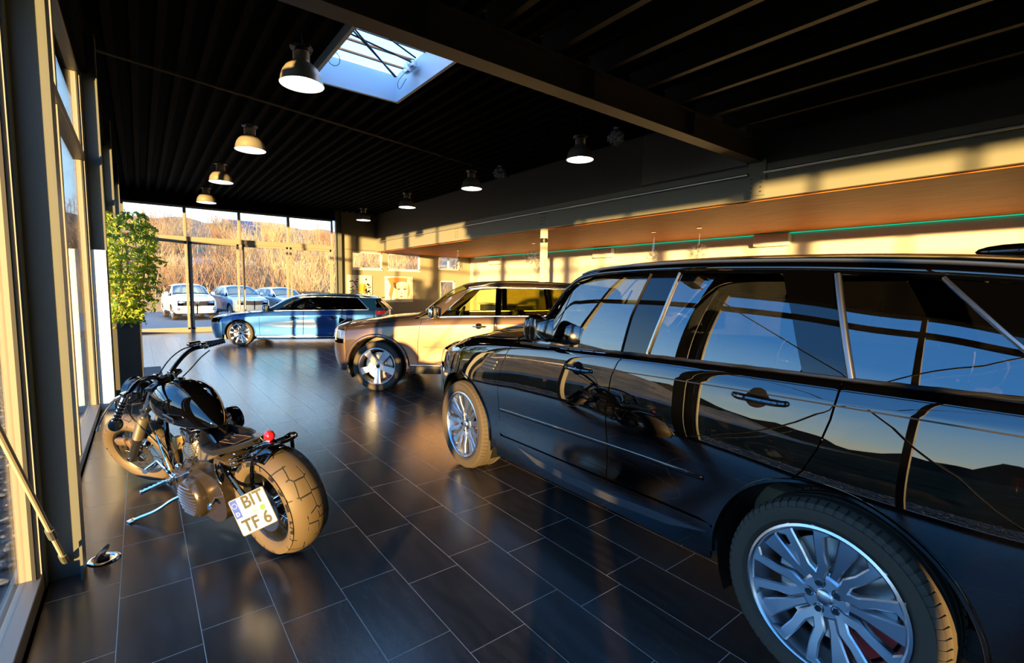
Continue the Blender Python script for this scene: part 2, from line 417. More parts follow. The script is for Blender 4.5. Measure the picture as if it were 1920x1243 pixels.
for yy in (8.9, 12.95, 16.9, 0.1):
    st = empty('gallery_column', (XF + .04, yy + .1, 0)); st['kind'] = 'structure'
    if yy in (8.9,):
        MB().box(-.06, -.07, 0, .06, .07, 3.09).build('shaft', mat('column_cream', (.62, .58, .5), .6), st)
        MB().lathe([(.085, 2.75), (.095, 2.78), (.095, 2.83), (.085, 2.86)], 20).build('collar', BLKPLAS, st)
    m = MB()
    for dy in (-.06, .06):
        for zz in (3.2, 3.28, 3.36, 3.44): m.cyl((-.06, dy, zz), (-.08, dy, zz), .011, n=6)
    m.build('bolts', STEEL, st)
# bracing plate panel on the upper wall
sbox('upper_wall_panel', XF - .02, 4.0, 3.66, XF + .02, 6.07, ZC + .1, mat('upper_panel_grey', (.14, .135, .12), .4))

# ---- walls
sbox('wall_rear', XW, YB, 0, XW + .1, YF + .1, 3.1, WHITEW)
def wall_far():
    m = MB()
    # solid wall right of the big window, with two clerestory openings, a small window and a door opening
    x0 = 6.28
    ops = [(6.88, 8.18, 2.36, 3.05), (8.42, 9.95, 2.36, 3.05), (10.85, 12.0, 2.45, 3.05), (10.95, 11.75, 0.0, 1.95)]
    xs = sorted({x0, XW, *[o[0] for o in ops], *[o[1] for o in ops]}); zs = sorted({0, 3.62, *[o[2] for o in ops], *[o[3] for o in ops]})
    for i in range(len(xs) - 1):
        for j in range(len(zs) - 1):
            cx, cz = (xs[i] + xs[i + 1]) / 2, (zs[j] + zs[j + 1]) / 2
            if any(a < cx < b and c < cz < d for a, b, c, d in ops): continue
            m.box(xs[i], YF, zs[j], xs[i + 1], YF + .2, zs[j + 1])
    m.box(x0, YF, 3.62, XW, YF + .2, ZC + .12)
    o = m.build('wall_far', WALLM); o['kind'] = 'structure'
    m = MB().box(-0.6, YF - .02, 4.23, 6.3, YF + .2, ZC + .12); o = m.build('far_header', CEIL); o['kind'] = 'structure'
    MBs = MB().box(x0, YF - .03, 3.12, XF - .03, YF, 3.14); o = MBs.build('trim_1', STEEL); o['kind'] = 'structure'
    for n, (a, b, c, d) in enumerate(ops):
        nm = 'window_%d' % (20 + n) if c > 0 else 'door_1'
        w = empty(nm, ((a + b) / 2, YF, c)); w['kind'] = 'structure'
        hw = (b - a) / 2; hh = d - c; t = .05
        fm = MB().box(-hw, .02, 0, -hw + t, .12, hh).box(hw - t, .02, 0, hw, .12, hh).box(-hw, .02, 0, hw, .12, t).box(-hw, .02, hh - t, hw, .12, hh)
        if n == 2: fm.box(-.025, .03, 0, .025, .11, hh)
        fm.build(nm.split('_')[0] + '_frame', mat('white_frame', (.72, .70, .66), .4), w)
        MB().box(-hw + t, .065, t, hw - t, .07, hh - t).build('pane', GLASSW, w)
        if c > 1 and n < 2: MB().box(-hw, -.05, -.05, hw, .05, 0).build('sill', mat('white_frame', (.72, .70, .66), .4), w)
wall_far()
# end column beside the big far window
def i_column(name, x, y, h, depth=.16, width=.16, along='x', m=None):
    """H-section: web along x, flanges at the room side and the glass side"""
    m = m or STEEL
    c = empty(name, (x, y, 0)); c['kind'] = 'structure'
    t = .012
    mb = MB().box(-depth, -width / 2, 0, -depth + t, width / 2, h).box(-t, -width / 2, 0, 0, width / 2, h).box(-depth + t, -.005, 0, -t, .005, h)
    mb.build('steel_section', m, c)
    return c
i_column('column', 6.42, YF - .1, ZC, .22, .16)
i_column('column', -0.31, YF - .22, 4.2, .16, .18)

COLY = [-12.6, -8.6, -4.6, -0.55, 3.45, 8.0, 11.85, 15.8]
for y in COLY: i_column('column', -0.31, y, ZC, .16, .17)

def window_unit(n, y0, y1, ztop, mull, transom=3.13):
    """one glazed bay in the left-hand glass wall"""
    w = empty('window_%d' % n, (XL, (y0 + y1) / 2, 0)); w['kind'] = 'structure'
    a, b = y0 - (y0 + y1) / 2, y1 - (y0 + y1) / 2; t = .05; d0, d1 = -.05, .025
    f = MB().box(d0, a, .0, d1, a + t, ztop).box(d0, b - t, .0, d1, b, ztop).box(d0, a, 0, d1 + .01, b, .09).box(d0, a, ztop - t, d1, b, ztop)
    f.box(d0 - .02, a, transom - .05, d1 + .01, b, transom + .05)
    for y in mull: f.box(d0, y - (y0 + y1) / 2 - .035, .09, d1, y - (y0 + y1) / 2 + .035, ztop - t)
    f.build('window_frame', FRAME, w, bevel=.004)
    MB().box(-.03, a + t, .09, -.022, b - t, transom - .05).build('pane', GLASSW, w)
    MB().box(-.03, a + t, transom + .05, -.022, b - t, ztop - t).build('pane', GLASSW, w)
    g = MB().box(d0, a + t, .09, d0 + .02, a + t + .015, ztop - t).box(d0 + .05, a + t, .09, d0 + .065, a + t + .012, ztop - t).box(d0 + .05, b - t - .012, .09, d0 + .065, b - t, ztop - t)
    g.build('gasket', BLACKRUB, w)
    return w
bays = [(-12.5, -8.7, 3.95, [-10.6]), (-8.5, -4.7, 3.85, [-7.4, -5.7]), (-4.5, -.66, 3.66, [-2.3, -1.05]), (-.45, 3.37, 3.58, [.95]),
        (3.54, 7.90, 4.15, [5.6]), (8.10, 11.76, 4.15, [9.9]), (11.94, 15.7, 4.15, [13.8]), (15.9, 19.35, 4.15, [17.6])]
for i, (a, b, zt, mu) in enumerate(bays): window_unit(i + 1, a, b, zt, mu)
o = MB()
for a, b, zt, mu in bays: o.box(XL - .14, a - .12, zt, XL + .1, b + .12, ZC + .2)
o = o.build('wall_left', CEIL); o['kind'] = 'structure'
pn = MB().box(XL - .05, 8.36, .09, XL + .02, 8.56, 1.12).build('added_planter_shade', FRAME); pn['kind'] = 'structure'  # low block added behind the column only to shade the planter
pn = MB().box(XL - .06, -2.27, .09, XL + .01, -1.08, 1.15).build('added_wheel_shade', FRAME); pn['kind'] = 'structure'  # opaque panel added out of view to shade the black SUV's rear wheel
o = MB().box(XL - .1, YB, -.02, XL + .05, YF, .0).build('trim_2', FRAME); o['kind'] = 'structure'

# the big far window: four bays, the middle one a pair of sliding doors
def far_window():
    w = empty('window_9', (0, YF, 0)); w['kind'] = 'structure'
    f = MB(); t = .05; d0, d1 = -.05, .05; X0, X1 = -.42, 6.12
    f.box(X0, d0, 0, X0 + .08, d1, 4.23).box(X1 - .06, d0, 0, X1, d1, 4.23)
    for x in (1.27, 2.87, 4.49): f.box(x - .045, d0, 3.2, x + .045, d1, 4.23)
    f.box(X0, d0 - .02, 3.06, X1, d1, 3.22)
    f.box(X0, d0, 0, X1, d1, .10); f.box(X0, d0, 4.17, X1, d1, 4.23)
    f.build('window_frame', FRAME, w, bevel=.004)
    for a, b in ((X0 + .08, 1.225), (1.315, 2.825), (2.915, 4.445), (4.535, X1 - .06)):
        MB().box(a, -.004, 3.22, b, .004, 4.17).build('pane', GLASSW, w)
    # ground-floor leaves
    for a, b in ((X0 + .08, 1.30), (1.36, 2.83), (2.93, 4.46), (4.52, X1 - .06)):
        lf = empty('door_leaf', (0, 0, 0), 0, w)
        MB().box(a, -.035, .1, a + .07, .035, 3.06).box(b - .07, -.035, .1, b, .035, 3.06).box(a, -.035, .1, b, .035, .16).box(a, -.035, 2.98, b, .035, 3.06).build('leaf_frame', FRAME, lf, bevel=.003)
        MB().box(a + .07, -.004, .16, b - .07, .004, 2.98).build('pane', GLASSW, lf)
    for x in (2.79, 2.97):
        hd = MB().tube([(x, -.09, .75), (x, -.09, 1.45)], .014, 8).cyl((x, -.09, .8), (x, -.03, .8), .008).cyl((x, -.09, 1.4), (x, -.03, 1.4), .008)
        hd.build('door_handle', SATIN, w)
    MB().box(1.315, -.045, .1, 1.365, .045, 3.06).build('gasket', BLACKRUB, w)
far_window()
# wall behind the camera
o = MB().box(-.6, YB - .1, 0, XW + .1, YB, ZC + .12).build('wall_back', WALLM); o['kind'] = 'structure'

# steel tie rods crossing the bay beside the nearest column
for (a, b) in (((-.385, 3.40, .12), (-.385, -.42, 3.36)), ((-.415, -.42, .12), (-.415, 3.40, 3.36))):
    r = empty('tie_rod', a); r['kind'] = 'structure'
    A = Vector((0, 0, 0)); B = Vector(b) - Vector(a); d = B.normalized()
    MB().cyl(A, B, .011, n=10).build('rod', mat('rod_paint', (.42, .38, .3), .4), r)
    MB().cyl(A - d * .02, A + d * .10, .017, n=10).cyl(A + d * .40, A + d * .52, .017, n=10).build('turnbuckle', STEEL, r)

# rear wall fittings
for i, (y, zt) in enumerate(((5.6, 3.06), (11.1, 3.02), (17.4, 3.0))):
    v = empty('air_conditioner', (XW, y, zt - .33)); tag(v, ['white wall-mounted air conditioner above the black car roof, nearest of the three', 'white wall-mounted air conditioner between the cream column and the black car', 'small white air conditioner unit far along the rear wall, beyond the cream column'][i], 'air conditioner', 'air conditioners along the rear wall')
    wm = mat('appliance_white', (.75, .74, .70), .4)
    MB().bbox(-.11, 0, .17, .22, .85, .30, .03).build('casing', wm, v)
    MB().box(-.21, -.38, .03, -.06, .38, .045).build('outlet_flap', BLKPLAS, v)
led = MB().box(XW - .045, YB + .2, 3.05, XW - .015, YF - .4, 3.062).build('led_strip', mat('green_led', (0, .3, .2), .5, emit=(.0, .55, .30), estr=.9))
tag(led, 'thin green glowing light strip along the top of the rear white wall', 'light strip')
# ================================================================== vehicles
def _pchip_slopes(x, y):
    h = np.diff(x); d = np.diff(y) / h; n = len(x); m = np.zeros(n)
    for i in range(1, n - 1):
        if d[i - 1] * d[i] > 0:
            w1 = 2 * h[i] + h[i - 1]; w2 = h[i] + 2 * h[i - 1]; m[i] = (w1 + w2) / (w1 / d[i - 1] + w2 / d[i])
    if n > 2:
        m[0] = d[0] * 1.0 if n < 3 else ((2 * h[0] + h[1]) * d[0] - h[0] * d[1]) / (h[0] + h[1])
        if m[0] * d[0] <= 0: m[0] = 0
        m[-1] = ((2 * h[-1] + h[-2]) * d[-1] - h[-1] * d[-2]) / (h[-1] + h[-2])
        if m[-1] * d[-1] <= 0: m[-1] = 0
    else: m[:] = d[0]
    return m
def pchip_eval(x, y, m, q):
    i = np.clip(np.searchsorted(x, q) - 1, 0, len(x) - 2); h = x[i + 1] - x[i]; t = np.clip((q - x[i]) / h, 0, 1)
    return ((1 + 2 * t) * (1 - t) ** 2) * y[i] + (t * (1 - t) ** 2) * h * m[i] + (t * t * (3 - 2 * t)) * y[i + 1] + (t * t * (t - 1)) * h * m[i + 1]

class Shell:
    """half body surface, y>0 side.  rows: list of [(x, v, z), ...] from sill to roof centre line.
    creases: row indices where the section is allowed to break. x runs rearwards."""
    def __init__(s, rows, x0, xE, front_b, front_dz, hood_row, rear_b, rear_dz, creases=(), fexp=(0.75, 0.9), rexp=(0.6, 0.8), bulge=None):
        s.bulge = bulge or {}
        s.rows = []
        for r in rows:
            a = np.array(sorted(r), float); x = a[:, 0]
            s.rows.append((x, a[:, 1], _pchip_slopes(x, a[:, 1]), a[:, 2], _pchip_slopes(x, a[:, 2])))
        s.n = len(rows); s.x0, s.xE = x0, xE; s.fb, s.fdz, s.hr = np.array(front_b, float), np.array(front_dz, float), hood_row
        s.rb, s.rdz = np.array(rear_b, float), np.array(rear_dz, float); s.fe, s.re = fexp, rexp
        s.cr = [0] + sorted(creases) + [s.n - 1]; s.cache = {}
    def ctrl(s, x):
        k = round(float(x), 5)
        if k in s.cache: return s.cache[k]
        q = np.array([x]); V = []; Z = []
        for (rx, v, mv, z, mz) in s.rows:
            qq = np.clip(q, rx[0], rx[-1]); V.append(pchip_eval(rx, v, mv, qq)[0]); Z.append(pchip_eval(rx, z, mz, qq)[0])
        V = np.array(V); Z = np.array(Z); segs = []
        for a, b in zip(s.cr[:-1], s.cr[1:]):
            T = np.arange(a, b + 1, dtype=float)
            # catmull-type slopes keep sections round
            def sl(Y):
                if len(Y) == 2: return np.array([Y[1] - Y[0]] * 2)
                m = np.gradient(Y); m[0] = 1.5 * (Y[1] - Y[0]) - .5 * m[1]; m[-1] = 1.5 * (Y[-1] - Y[-2]) - .5 * m[-2]; return m
            segs.append((a, b, T, V[a:b + 1], sl(V[a:b + 1]), Z[a:b + 1], sl(Z[a:b + 1])))
        if len(s.cache) > 60000: s.cache.clear()
        s.cache[k] = segs; return segs
    def sec(s, x, t):
        t = min(max(t, 0.0), s.n - 1.0)
        for (a, b, T, V, mv, Z, mz) in s.ctrl(x):
            if t <= b + 1e-9:
                i = min(int(t - a), b - a - 1); u = t - a - i
                h00 = (1 + 2 * u) * (1 - u) ** 2; h10 = u * (1 - u) ** 2; h01 = u * u * (3 - 2 * u); h11 = u * u * (u - 1)
                B = s.bulge.get(a + i, 0.0)
                if B: B *= 4 * u * (1 - u) * min(1.0, abs(Z[i + 1] - Z[i]) / .4)
                return (h00 * V[i] + h10 * mv[i] + h01 * V[i + 1] + h11 * mv[i + 1] + B, h00 * Z[i] + h10 * mz[i] + h01 * Z[i + 1] + h11 * mz[i + 1])
    def P(s, x, t):
        if s.x0 <= x <= s.xE:
            v, z = s.sec(x, t); return (x, v, z)
        tt = np.arange(s.n)
        if x < s.x0:
            a = min(s.x0 - x, 1.0)                 # 0 .. 1
            v, z = s.sec(s.x0, t)
            fx = lambda q: math.sin(q * PI / 2) ** s.fe[0]      # forward reach
            fy = lambda q: max(0.0, math.cos(q * PI / 2)) ** s.fe[1]
            def w(q): return 1 - math.cos(q * PI / 2)
            if t <= s.hr:
                b = np.interp(t, tt, s.fb); dz = np.interp(t, tt, s.fdz)
                return (s.x0 - b * math.sin(a * PI / 2) ** 1.0, v * max(0.0, math.cos(a * PI / 2)) ** s.fe[1], z + dz * a * a)
            vh, zh = s.sec(s.x0, s.hr); b = s.fb[s.hr]; dz = s.fdz[s.hr]
            c = min(1.0, max(0.0, v / vh)) ** (1 / s.fe[1]); q = math.acos(c) / (PI / 2)
            xe = s.x0 - b * math.sin(q * PI / 2); ze = zh + dz * q * q
            # hood runs forward, keeps level then dips to the leading edge
            u = a
            return (s.x0 + (xe - s.x0) * u, v, z + (ze - z) * u ** 2.2)
        a = min(x - s.xE, 1.0); v, z = s.sec(s.xE, t)
        b = np.interp(t, tt, s.rb); dz = np.interp(t, tt, s.rdz)
        return (s.xE + b * math.sin(a * PI / 2), v * max(0.0, math.cos(a * PI / 2)) ** s.re[1], z + dz * a * a)
    def normal(s, x, t, side=1):
        e = 1e-3
        def d(f, lo, hi, q):
            a, b = max(lo, q - e), min(hi, q + e); A = np.array(f(a)); B = np.array(f(b)); return (B - A) / (b - a)
        # stay on one side of creases
        lo, hi = 0.0, s.n - 1.0
        du = d(lambda q: s.P(q, t), s.x0 - .999, s.xE + .999, x); dt = d(lambda q: s.P(x, q), lo, hi, t)
        n = np.cross(dt, du); l = np.linalg.norm(n)
        if l < 1e-9: return np.array([0, 0, 1.0])
        n = n / l
        if n[1] < -0.2 and abs(n[1]) > abs(n[2]): n = -n
        return n
    def t_of_z(s, x, z, lo=0.0, hi=None):
        hi = s.hi_side if hi is None else hi
        a, b = lo, hi
        if z <= s.P(x, a)[2]: return a
        if z >= s.P(x, b)[2]: return b
        for _ in range(26):
            m = (a + b) / 2
            if s.P(x, m)[2] < z: a = m
            else: b = m
        return (a + b) / 2
    def t_of_v(s, x, v, lo=None, hi=None):
        lo = s.hi_side if lo is None else lo; hi = s.n - 1.0 if hi is None else hi
        a, b = lo, hi
        if v >= s.P(x, a)[1]: return a
        if v <= s.P(x, b)[1]: return b
        for _ in range(26):
            m = (a + b) / 2
            if s.P(x, m)[1] > v: a = m
            else: b = m
        return (a + b) / 2

def densify(poly, step, closed=True):
    out = []; n = len(poly)
    for i in range(n if closed else n - 1):
        a = poly[i]; b = poly[(i + 1) % n]; L = math.hypot(a[0] - b[0], a[1] - b[1]); k = max(1, int(L / step))
        for j in range(k): out.append((a[0] + (b[0] - a[0]) * j / k, a[1] + (b[1] - a[1]) * j / k))
    if not closed: out.append(poly[-1])
    return out
def rounded(poly, r, n=5):
    """round the corners of a polygon"""
    out = []; N = len(poly)
    for i in range(N):
        p0, p, p1 = Vector(poly[i - 1]), Vector(poly[i]), Vector(poly[(i + 1) % N])
        rr = r[i] if isinstance(r, (list, tuple)) else r
        a = (p0 - p); b = (p1 - p); l = min(rr, a.length * .45, b.length * .45)
        if l < 1e-4: out.append(tuple(p)); continue
        A = p + a.normalized() * l; B = p + b.normalized() * l
        for k in range(n + 1):
            t = k / n; out.append(tuple(A * (1 - t) ** 2 + p * 2 * t * (1 - t) + B * t * t))
    return out
def arc(cx, cz, r, a0, a1, n=24): return [(cx + r * math.cos(R(a0 + (a1 - a0) * i / n)), cz + r * math.sin(R(a0 + (a1 - a0) * i / n))) for i in range(n + 1)]

def panel(sh, name, poly, m, parent, mode='z', grid=0.03, lift=0.0, lip=0.012, sides=(1, -1), tgrid=None, holes=()):
    """a body panel cut out of the shell: outline in (x, z) [mode z], (x, v) [mode v] or (x, t) [mode t]"""
    def conv(pl):
        pl = densify(pl, grid if mode != 't' else 0.04)
        if mode == 'z': return [(x, sh.t_of_z(x, z)) for x, z in pl]
        if mode == 'v': return [(x, sh.t_of_v(x, v)) for x, v in pl]
        return pl
    B = conv(poly); HB = [conv(h) for h in holes]
    def dedupe(L):
        o = []
        for p in L:
            if not o or abs(p[0] - o[-1][0]) + abs(p[1] - o[-1][1]) > 1e-5: o.append(p)
        return o
    B = dedupe(B); HB = [dedupe(h) for h in HB]
    tg = tgrid or 0.16
    pts = [Vector(p) for p in B]; edges = [(i, (i + 1) % len(B)) for i in range(len(B))]
    for h in HB:
        n = len(pts); pts += [Vector(p) for p in h]; edges += [(n + i, n + (i + 1) % len(h)) for i in range(len(h))]
    nb = len(pts)
    xs = [p[0] for p in B]; ts = [p[1] for p in B]
    gx = np.arange(min(xs) + grid / 2, max(xs), grid); gt = list(np.arange(math.floor(min(ts) / tg) * tg, max(ts), tg))
    Ba = np.array(B)
    def pip_many(X, T, poly):
        c = np.zeros(X.shape, bool); n = len(poly)
        for i in range(n):
            (x0, y0), (x1, y1) = poly[i], poly[(i + 1) % n]
            cond = (y0 > T) != (y1 > T)
            with np.errstate(divide='ignore', invalid='ignore'):
                xi = (x1 - x0) * (T - y0) / (y1 - y0 if y1 != y0 else 1e-12) + x0
            c ^= cond & (X < xi)
        return c
    GX, GT = np.meshgrid(gx, gt); GX = GX.ravel(); GT = GT.ravel()
    ins = pip_many(GX, GT, B)
    for h in HB: ins &= ~pip_many(GX, GT, h)
    allb = np.array([(p[0], p[1]) for p in pts])
    sc = np.array([1 / grid, 1 / tg])
    for x, t in zip(GX[ins], GT[ins]):
        if np.min(np.sum(((allb - (x, t)) * sc) ** 2, axis=1)) > 0.12: pts.append(Vector((x, t)))
    V, E_, F_, ov, oe, of = delaunay_2d_cdt([Vector((p[0], p[1] * grid / tg)) for p in pts], edges, [], 0, 1e-7)
    V = [Vector((v[0], v[1] * tg / grid)) for v in V]
    F_ = [f for f in F_ if _inside(sum((V[i] for i in f), Vector((0, 0))) / len(f), B, HB)]
    used = sorted({i for f in F_ for i in f}); mp = {a: i for i, a in enumerate(used)}
    F_ = [tuple(mp[i] for i in f) for f in F_]; V = [V[i] for i in used]
    Pn = [np.array(sh.P(v[0], v[1])) for v in V]; Nn = [sh.normal(v[0], v[1]) for v in V]
    Pn = [p + n * lift for p, n in zip(Pn, Nn)]
    cnt = set()
    for f in F_:
        for i in range(len(f)): cnt.add((f[i], f[(i + 1) % len(f)]))
    bnd = [(a, b) for a, b in cnt if (b, a) not in cnt]
    objs = []
    for sd in sides:
        n = len(V); S = np.array([1, sd, 1.0])
        vs = [tuple(p * S) for p in Pn]; nv = [tuple(q * S) for q in Nn]
        # is the winding outward?
        f0 = max(F_, key=lambda f: np.linalg.norm(np.cross(Pn[f[1]] - Pn[f[0]], Pn[f[2]] - Pn[f[0]])))
        nn = np.cross((Pn[f0[1]] - Pn[f0[0]]) * S, (Pn[f0[2]] - Pn[f0[0]]) * S); flip = nn.dot(np.array(nv[f0[0]])) < 0
        fs = [tuple(reversed(f)) if flip else f for f in F_]; nsurf = len(fs)
        bi = sorted({i for e in bnd for i in e}); bm_ = {a: n + k for k, a in enumerate(bi)}
        vs += [tuple((Pn[i] - Nn[i] * lip) * S) for i in bi]
        for a, b in bnd:
            q = (b, a, bm_[a], bm_[b]); fs.append(tuple(reversed(q)) if flip else q)
        me = bpy.data.meshes.new(name); me.from_pydata(vs, [], fs); me.materials.append(m)
        me.polygons.foreach_set('use_smooth', [i < nsurf for i in range(len(fs))])
        me.update()
        ln = []
        for pi, p in enumerate(me.polygons):
            for li in p.loop_indices:
                vi = me.loops[li].vertex_index
                ln.append(nv[vi] if (pi < nsurf) else tuple(p.normal))
        me.normals_split_custom_set(ln)
        o = bpy.data.objects.new(name, me); COL.objects.link(o); o.parent = parent; objs.append(o)
    return objs

def strip_on(sh, name, path, w, m, parent, mode='z', lift=0.004, th=0.008, sides=(1, -1)):
    """thin moulding that follows the shell along a path in (x, z)"""
    P_ = densify(path, 0.04, closed=False)
    out = []
    for sd in sides:
        mb = MB(); vs = []; 
        C = [np.array(sh.P(x, sh.t_of_z(x, z) if mode == 'z' else (sh.t_of_v(x, z) if mode == 'v' else z))) for x, z in P_]
        Nn = [sh.normal(x, sh.t_of_z(x, z) if mode == 'z' else (sh.t_of_v(x, z) if mode == 'v' else z)) for x, z in P_]
        S = np.array([1, sd, 1.0]); k = len(C)
        for i in range(k):
            d = C[min(i + 1, k - 1)] - C[max(i - 1, 0)]; d /= np.linalg.norm(d); c = np.cross(d, Nn[i]); c /= np.linalg.norm(c)
            q = C[i] + Nn[i] * lift
            for (a, b) in ((-w / 2, -.006), (-w / 2, th * .5), (-w * .3, th), (w * .3, th), (w / 2, th * .5), (w / 2, -.006)):
                vs.append((q + c * a + Nn[i] * b) * S)
        fs = [(i * 6 + j, i * 6 + j + 1, (i + 1) * 6 + j + 1, (i + 1) * 6 + j) for i in range(k - 1) for j in range(5)]
        fs += [tuple(range(6)), tuple(range((k - 1) * 6, k * 6))]
        mb.add(vs, fs); out.append(mb.build(name, m, parent, sharp=50))
    return out

# ---- wheels: built in the local x-z plane, outer face towards +y
def wheel(name, parent, loc, D, rimR, W, design, side=1, calm=None, tread='road', disc=True, spoke_m=None, pocket_m=None, steer=0.0, spin=0.0, detail=1):
    w = empty(name, loc, 0, parent); w.rotation_euler = (0, 0, (0 if side > 0 else PI) + R(steer))
    Rt = D / 2; M = Matrix.Rotation(-PI / 2, 4, 'X')     # lathe z -> +y
    h = W / 2; n = 72 if detail else 40
    # tyre
    pr = [(rimR - .004, -h * .72), (rimR + .012, -h * .86), (rimR + (Rt - rimR) * .5, -h), (Rt - .028, -h * .93), (Rt - .012, -h * .84)]
    gr = [(-.52, .008), (-.18, .008), (.18, .008), (.52, .008)]
    for c, d in gr: pr += [(Rt - .002 - abs(c) ** 3 * .012, h * (c - .045)), (Rt - d, h * (c - .04)), (Rt - d, h * (c + .04)), (Rt - .002 - abs(c) ** 3 * .012, h * (c + .045))]
    pr += [(Rt - .012, h * .84), (Rt - .028, h * .93), (rimR + (Rt - rimR) * .72, h * .99), (rimR + (Rt - rimR) * .5, h), (rimR + (Rt - rimR) * .25, h * .965), (rimR + .016, h * .90), (rimR + .012, h * .86), (rimR - .002, h * .80)]
    mb = MB().lathe(pr, n, M); ty = mb.build('tyre', TYREM, w, sharp=28)
    if detail:
        # shoulder lugs: short raised blocks round both shoulders
        nl = 68
        for sg in (1, -1):
            tb = MB()
            for i in range(nl):
                a = 2 * PI * i / nl
                ca, sa = math.cos(a), math.sin(a); cb, sb = math.cos(a + 2 * PI / nl * .74), math.sin(a + 2 * PI / nl * .74)
                pts = []
                for (rr, yy) in ((Rt - .030, h * .90), (Rt - .029, h * .955), (Rt - .009, h * .86), (Rt + .0015, h * .62), (Rt - .006, h * .60)):
                    pts += [(rr * ca, sg * yy, rr * sa), (rr * cb, sg * yy, rr * sb)]
                fs = [(0, 1, 3, 2), (2, 3, 5, 4), (4, 5, 7, 6), (6, 7, 9, 8), (0, 2, 4, 6, 8), (1, 9, 7, 5, 3)]
                tb.add(pts, fs)
            tb.build('tread_blocks', TYREM, ty, sharp=30)
    # rim barrel
    sm = spoke_m or SATIN; pm = pocket_m or DKALLOY
    y_f = h * .80
    pr = [(rimR + .004, y_f + .004), (rimR + .006, y_f + .014), (rimR - .004, y_f + .018), (rimR - .012, y_f + .012), (rimR - .018, y_f - .004), (rimR - .032, y_f - .03), (rimR - .045, -h * .1), (rimR - .05, -h * .6), (rimR - .01, -h * .72), (rimR, -h * .8)]
    rm = MB().lathe(pr, n, M).build('rim', sm, w, sharp=40)
    # hub face and spokes
    def spoke_mesh(polys, y_of_r, th, m_, nm, par, taper=.006):
        mb = MB()
        for poly in polys:
            pts = densify(poly, .02); V, E_, F_, *_ = delaunay_2d_cdt([Vector(p) for p in pts], [(i, (i + 1) % len(pts)) for i in range(len(pts))], [], 1, 1e-6)
            k = len(V); c = sum(V, Vector((0, 0))) / k
            vs = [(v[0], y_of_r(v.length), v[1]) for v in V]
            # chamfered sides: ring slightly outwards and lower
            cnt = {(f[i], f[(i + 1) % len(f)]) for f in F_ for i in range(len(f))}; bd = [(a, b) for a, b in cnt if (b, a) not in cnt]
            nrm = {}
            for a, b in bd:
                d = (V[b] - V[a]); q = Vector((d[1], -d[0])).normalized()
                for i in (a, b): nrm[i] = nrm.get(i, Vector((0, 0))) + q
            ring = {i: (V[i] + q.normalized() * taper) for i, q in nrm.items()}
            idx = {}
            for i, q in ring.items(): idx[i] = len(vs); vs.append((q[0], y_of_r(q.length) - .006, q[1]))
            idx2 = {}
            for i, q in ring.items(): idx2[i] = len(vs); vs.append((q[0], y_of_r(q.length) - th, q[1]))
            fs = [tuple(f) for f in F_] + [(b, a, idx[a], idx[b]) for a, b in bd] + [(idx[b], idx[a], idx2[a], idx2[b]) for a, b in bd]
            mb.add(vs, fs)
        return mb.build(nm, m_, par, sharp=25)
    rr = rimR - .012
    def rot(poly, a):
        c, s_ = math.cos(a), math.sin(a); return [(x * c - y * s_, x * s_ + y * c) for x, y in poly]
    def yr(r): return y_f + .006 - .030 * (1 - min(1, max(0, (r - .05) / (rr - .05)))) ** 1.4
    base = PI / 2 + spin
    N5 = 5
    for i in range(N5):
        a = base + 2 * PI * i / N5
        if design == 'split':          # paired Y arms with a recessed blade between them
            A = []
            for s_ in (1, -1):
                arm = [(.030, s_ * .012), (.075, s_ * .030), (rr * .45, s_ * .030), (rr * .62, s_ * .060), (rr * .86, s_ * .085), (rr * .985, s_ * .060), (rr, s_ * .072), (rr * .955, s_ * .135), (rr * .86, s_ * .117), (rr * .60, s_ * .086), (rr * .42, s_ * .060), (.070, s_ * .056), (.030, s_ * .036)]
                if s_ < 0: arm = arm[::-1]
                A.append(rot(arm, a))
            spoke_mesh(A, yr, .030, sm, 'spoke', w)
            blade = rot([(.075, -.011), (rr * .5, -.012), (rr * .99, -.034), (rr * .99, .034), (rr * .5, .012), (.075, .011)], a)
            spoke_mesh([blade], lambda r: yr(r) - .016, .03, pm if pocket_m else mat('brushed_alloy_blue', (.42, .46, .52), .32, metal=1.0), 'spoke', w)
        elif design == 'star':         # five broad spokes widening at the rim
            sp = rot([(.03, -.032), (.075, -.036), (rr * .6, -.040), (rr * .99, -.056), (rr * .995, .056), (rr * .6, .040), (.075, .036), (.03, .032)], a)
            spoke_mesh([sp], yr, .03, sm, 'spoke', w)
        elif design == 'twin':
            A = []
            for s_ in (1, -1):
                arm = [(.04, s_ * .010), (rr * .5, s_ * .022), (rr * .99, s_ * .052), (rr * .98, s_ * .088), (rr * .5, s_ * .045), (.04, s_ * .034)]
                if s_ < 0: arm = arm[::-1]
                A.append(rot(arm, a))
            spoke_mesh(A, yr, .024, sm, 'spoke', w)
        else:
            sp = rot([(.04, -.03), (rr * .99, -.045), (rr * .99, .045), (.04, .03)], a)
            spoke_mesh([sp], yr, .02, sm, 'spoke', w)
    yh = yr(.04)
    hb = MB().lathe([(0, yh + .002), (.030, yh + .002), (.034, yh - .002), (.078, yh - .002), (.088, yh - .010), (.086, yh - .045), (.05, yh - .06)], 40, M).build('hub', sm, w, sharp=30)
    MB().lathe([(0, yh + .010), (.022, yh + .009), (.029, yh + .004), (.031, yh + .001)], 28, M).build('centre_cap', SATIN if design == 'split' else BLKGLOSS, w)
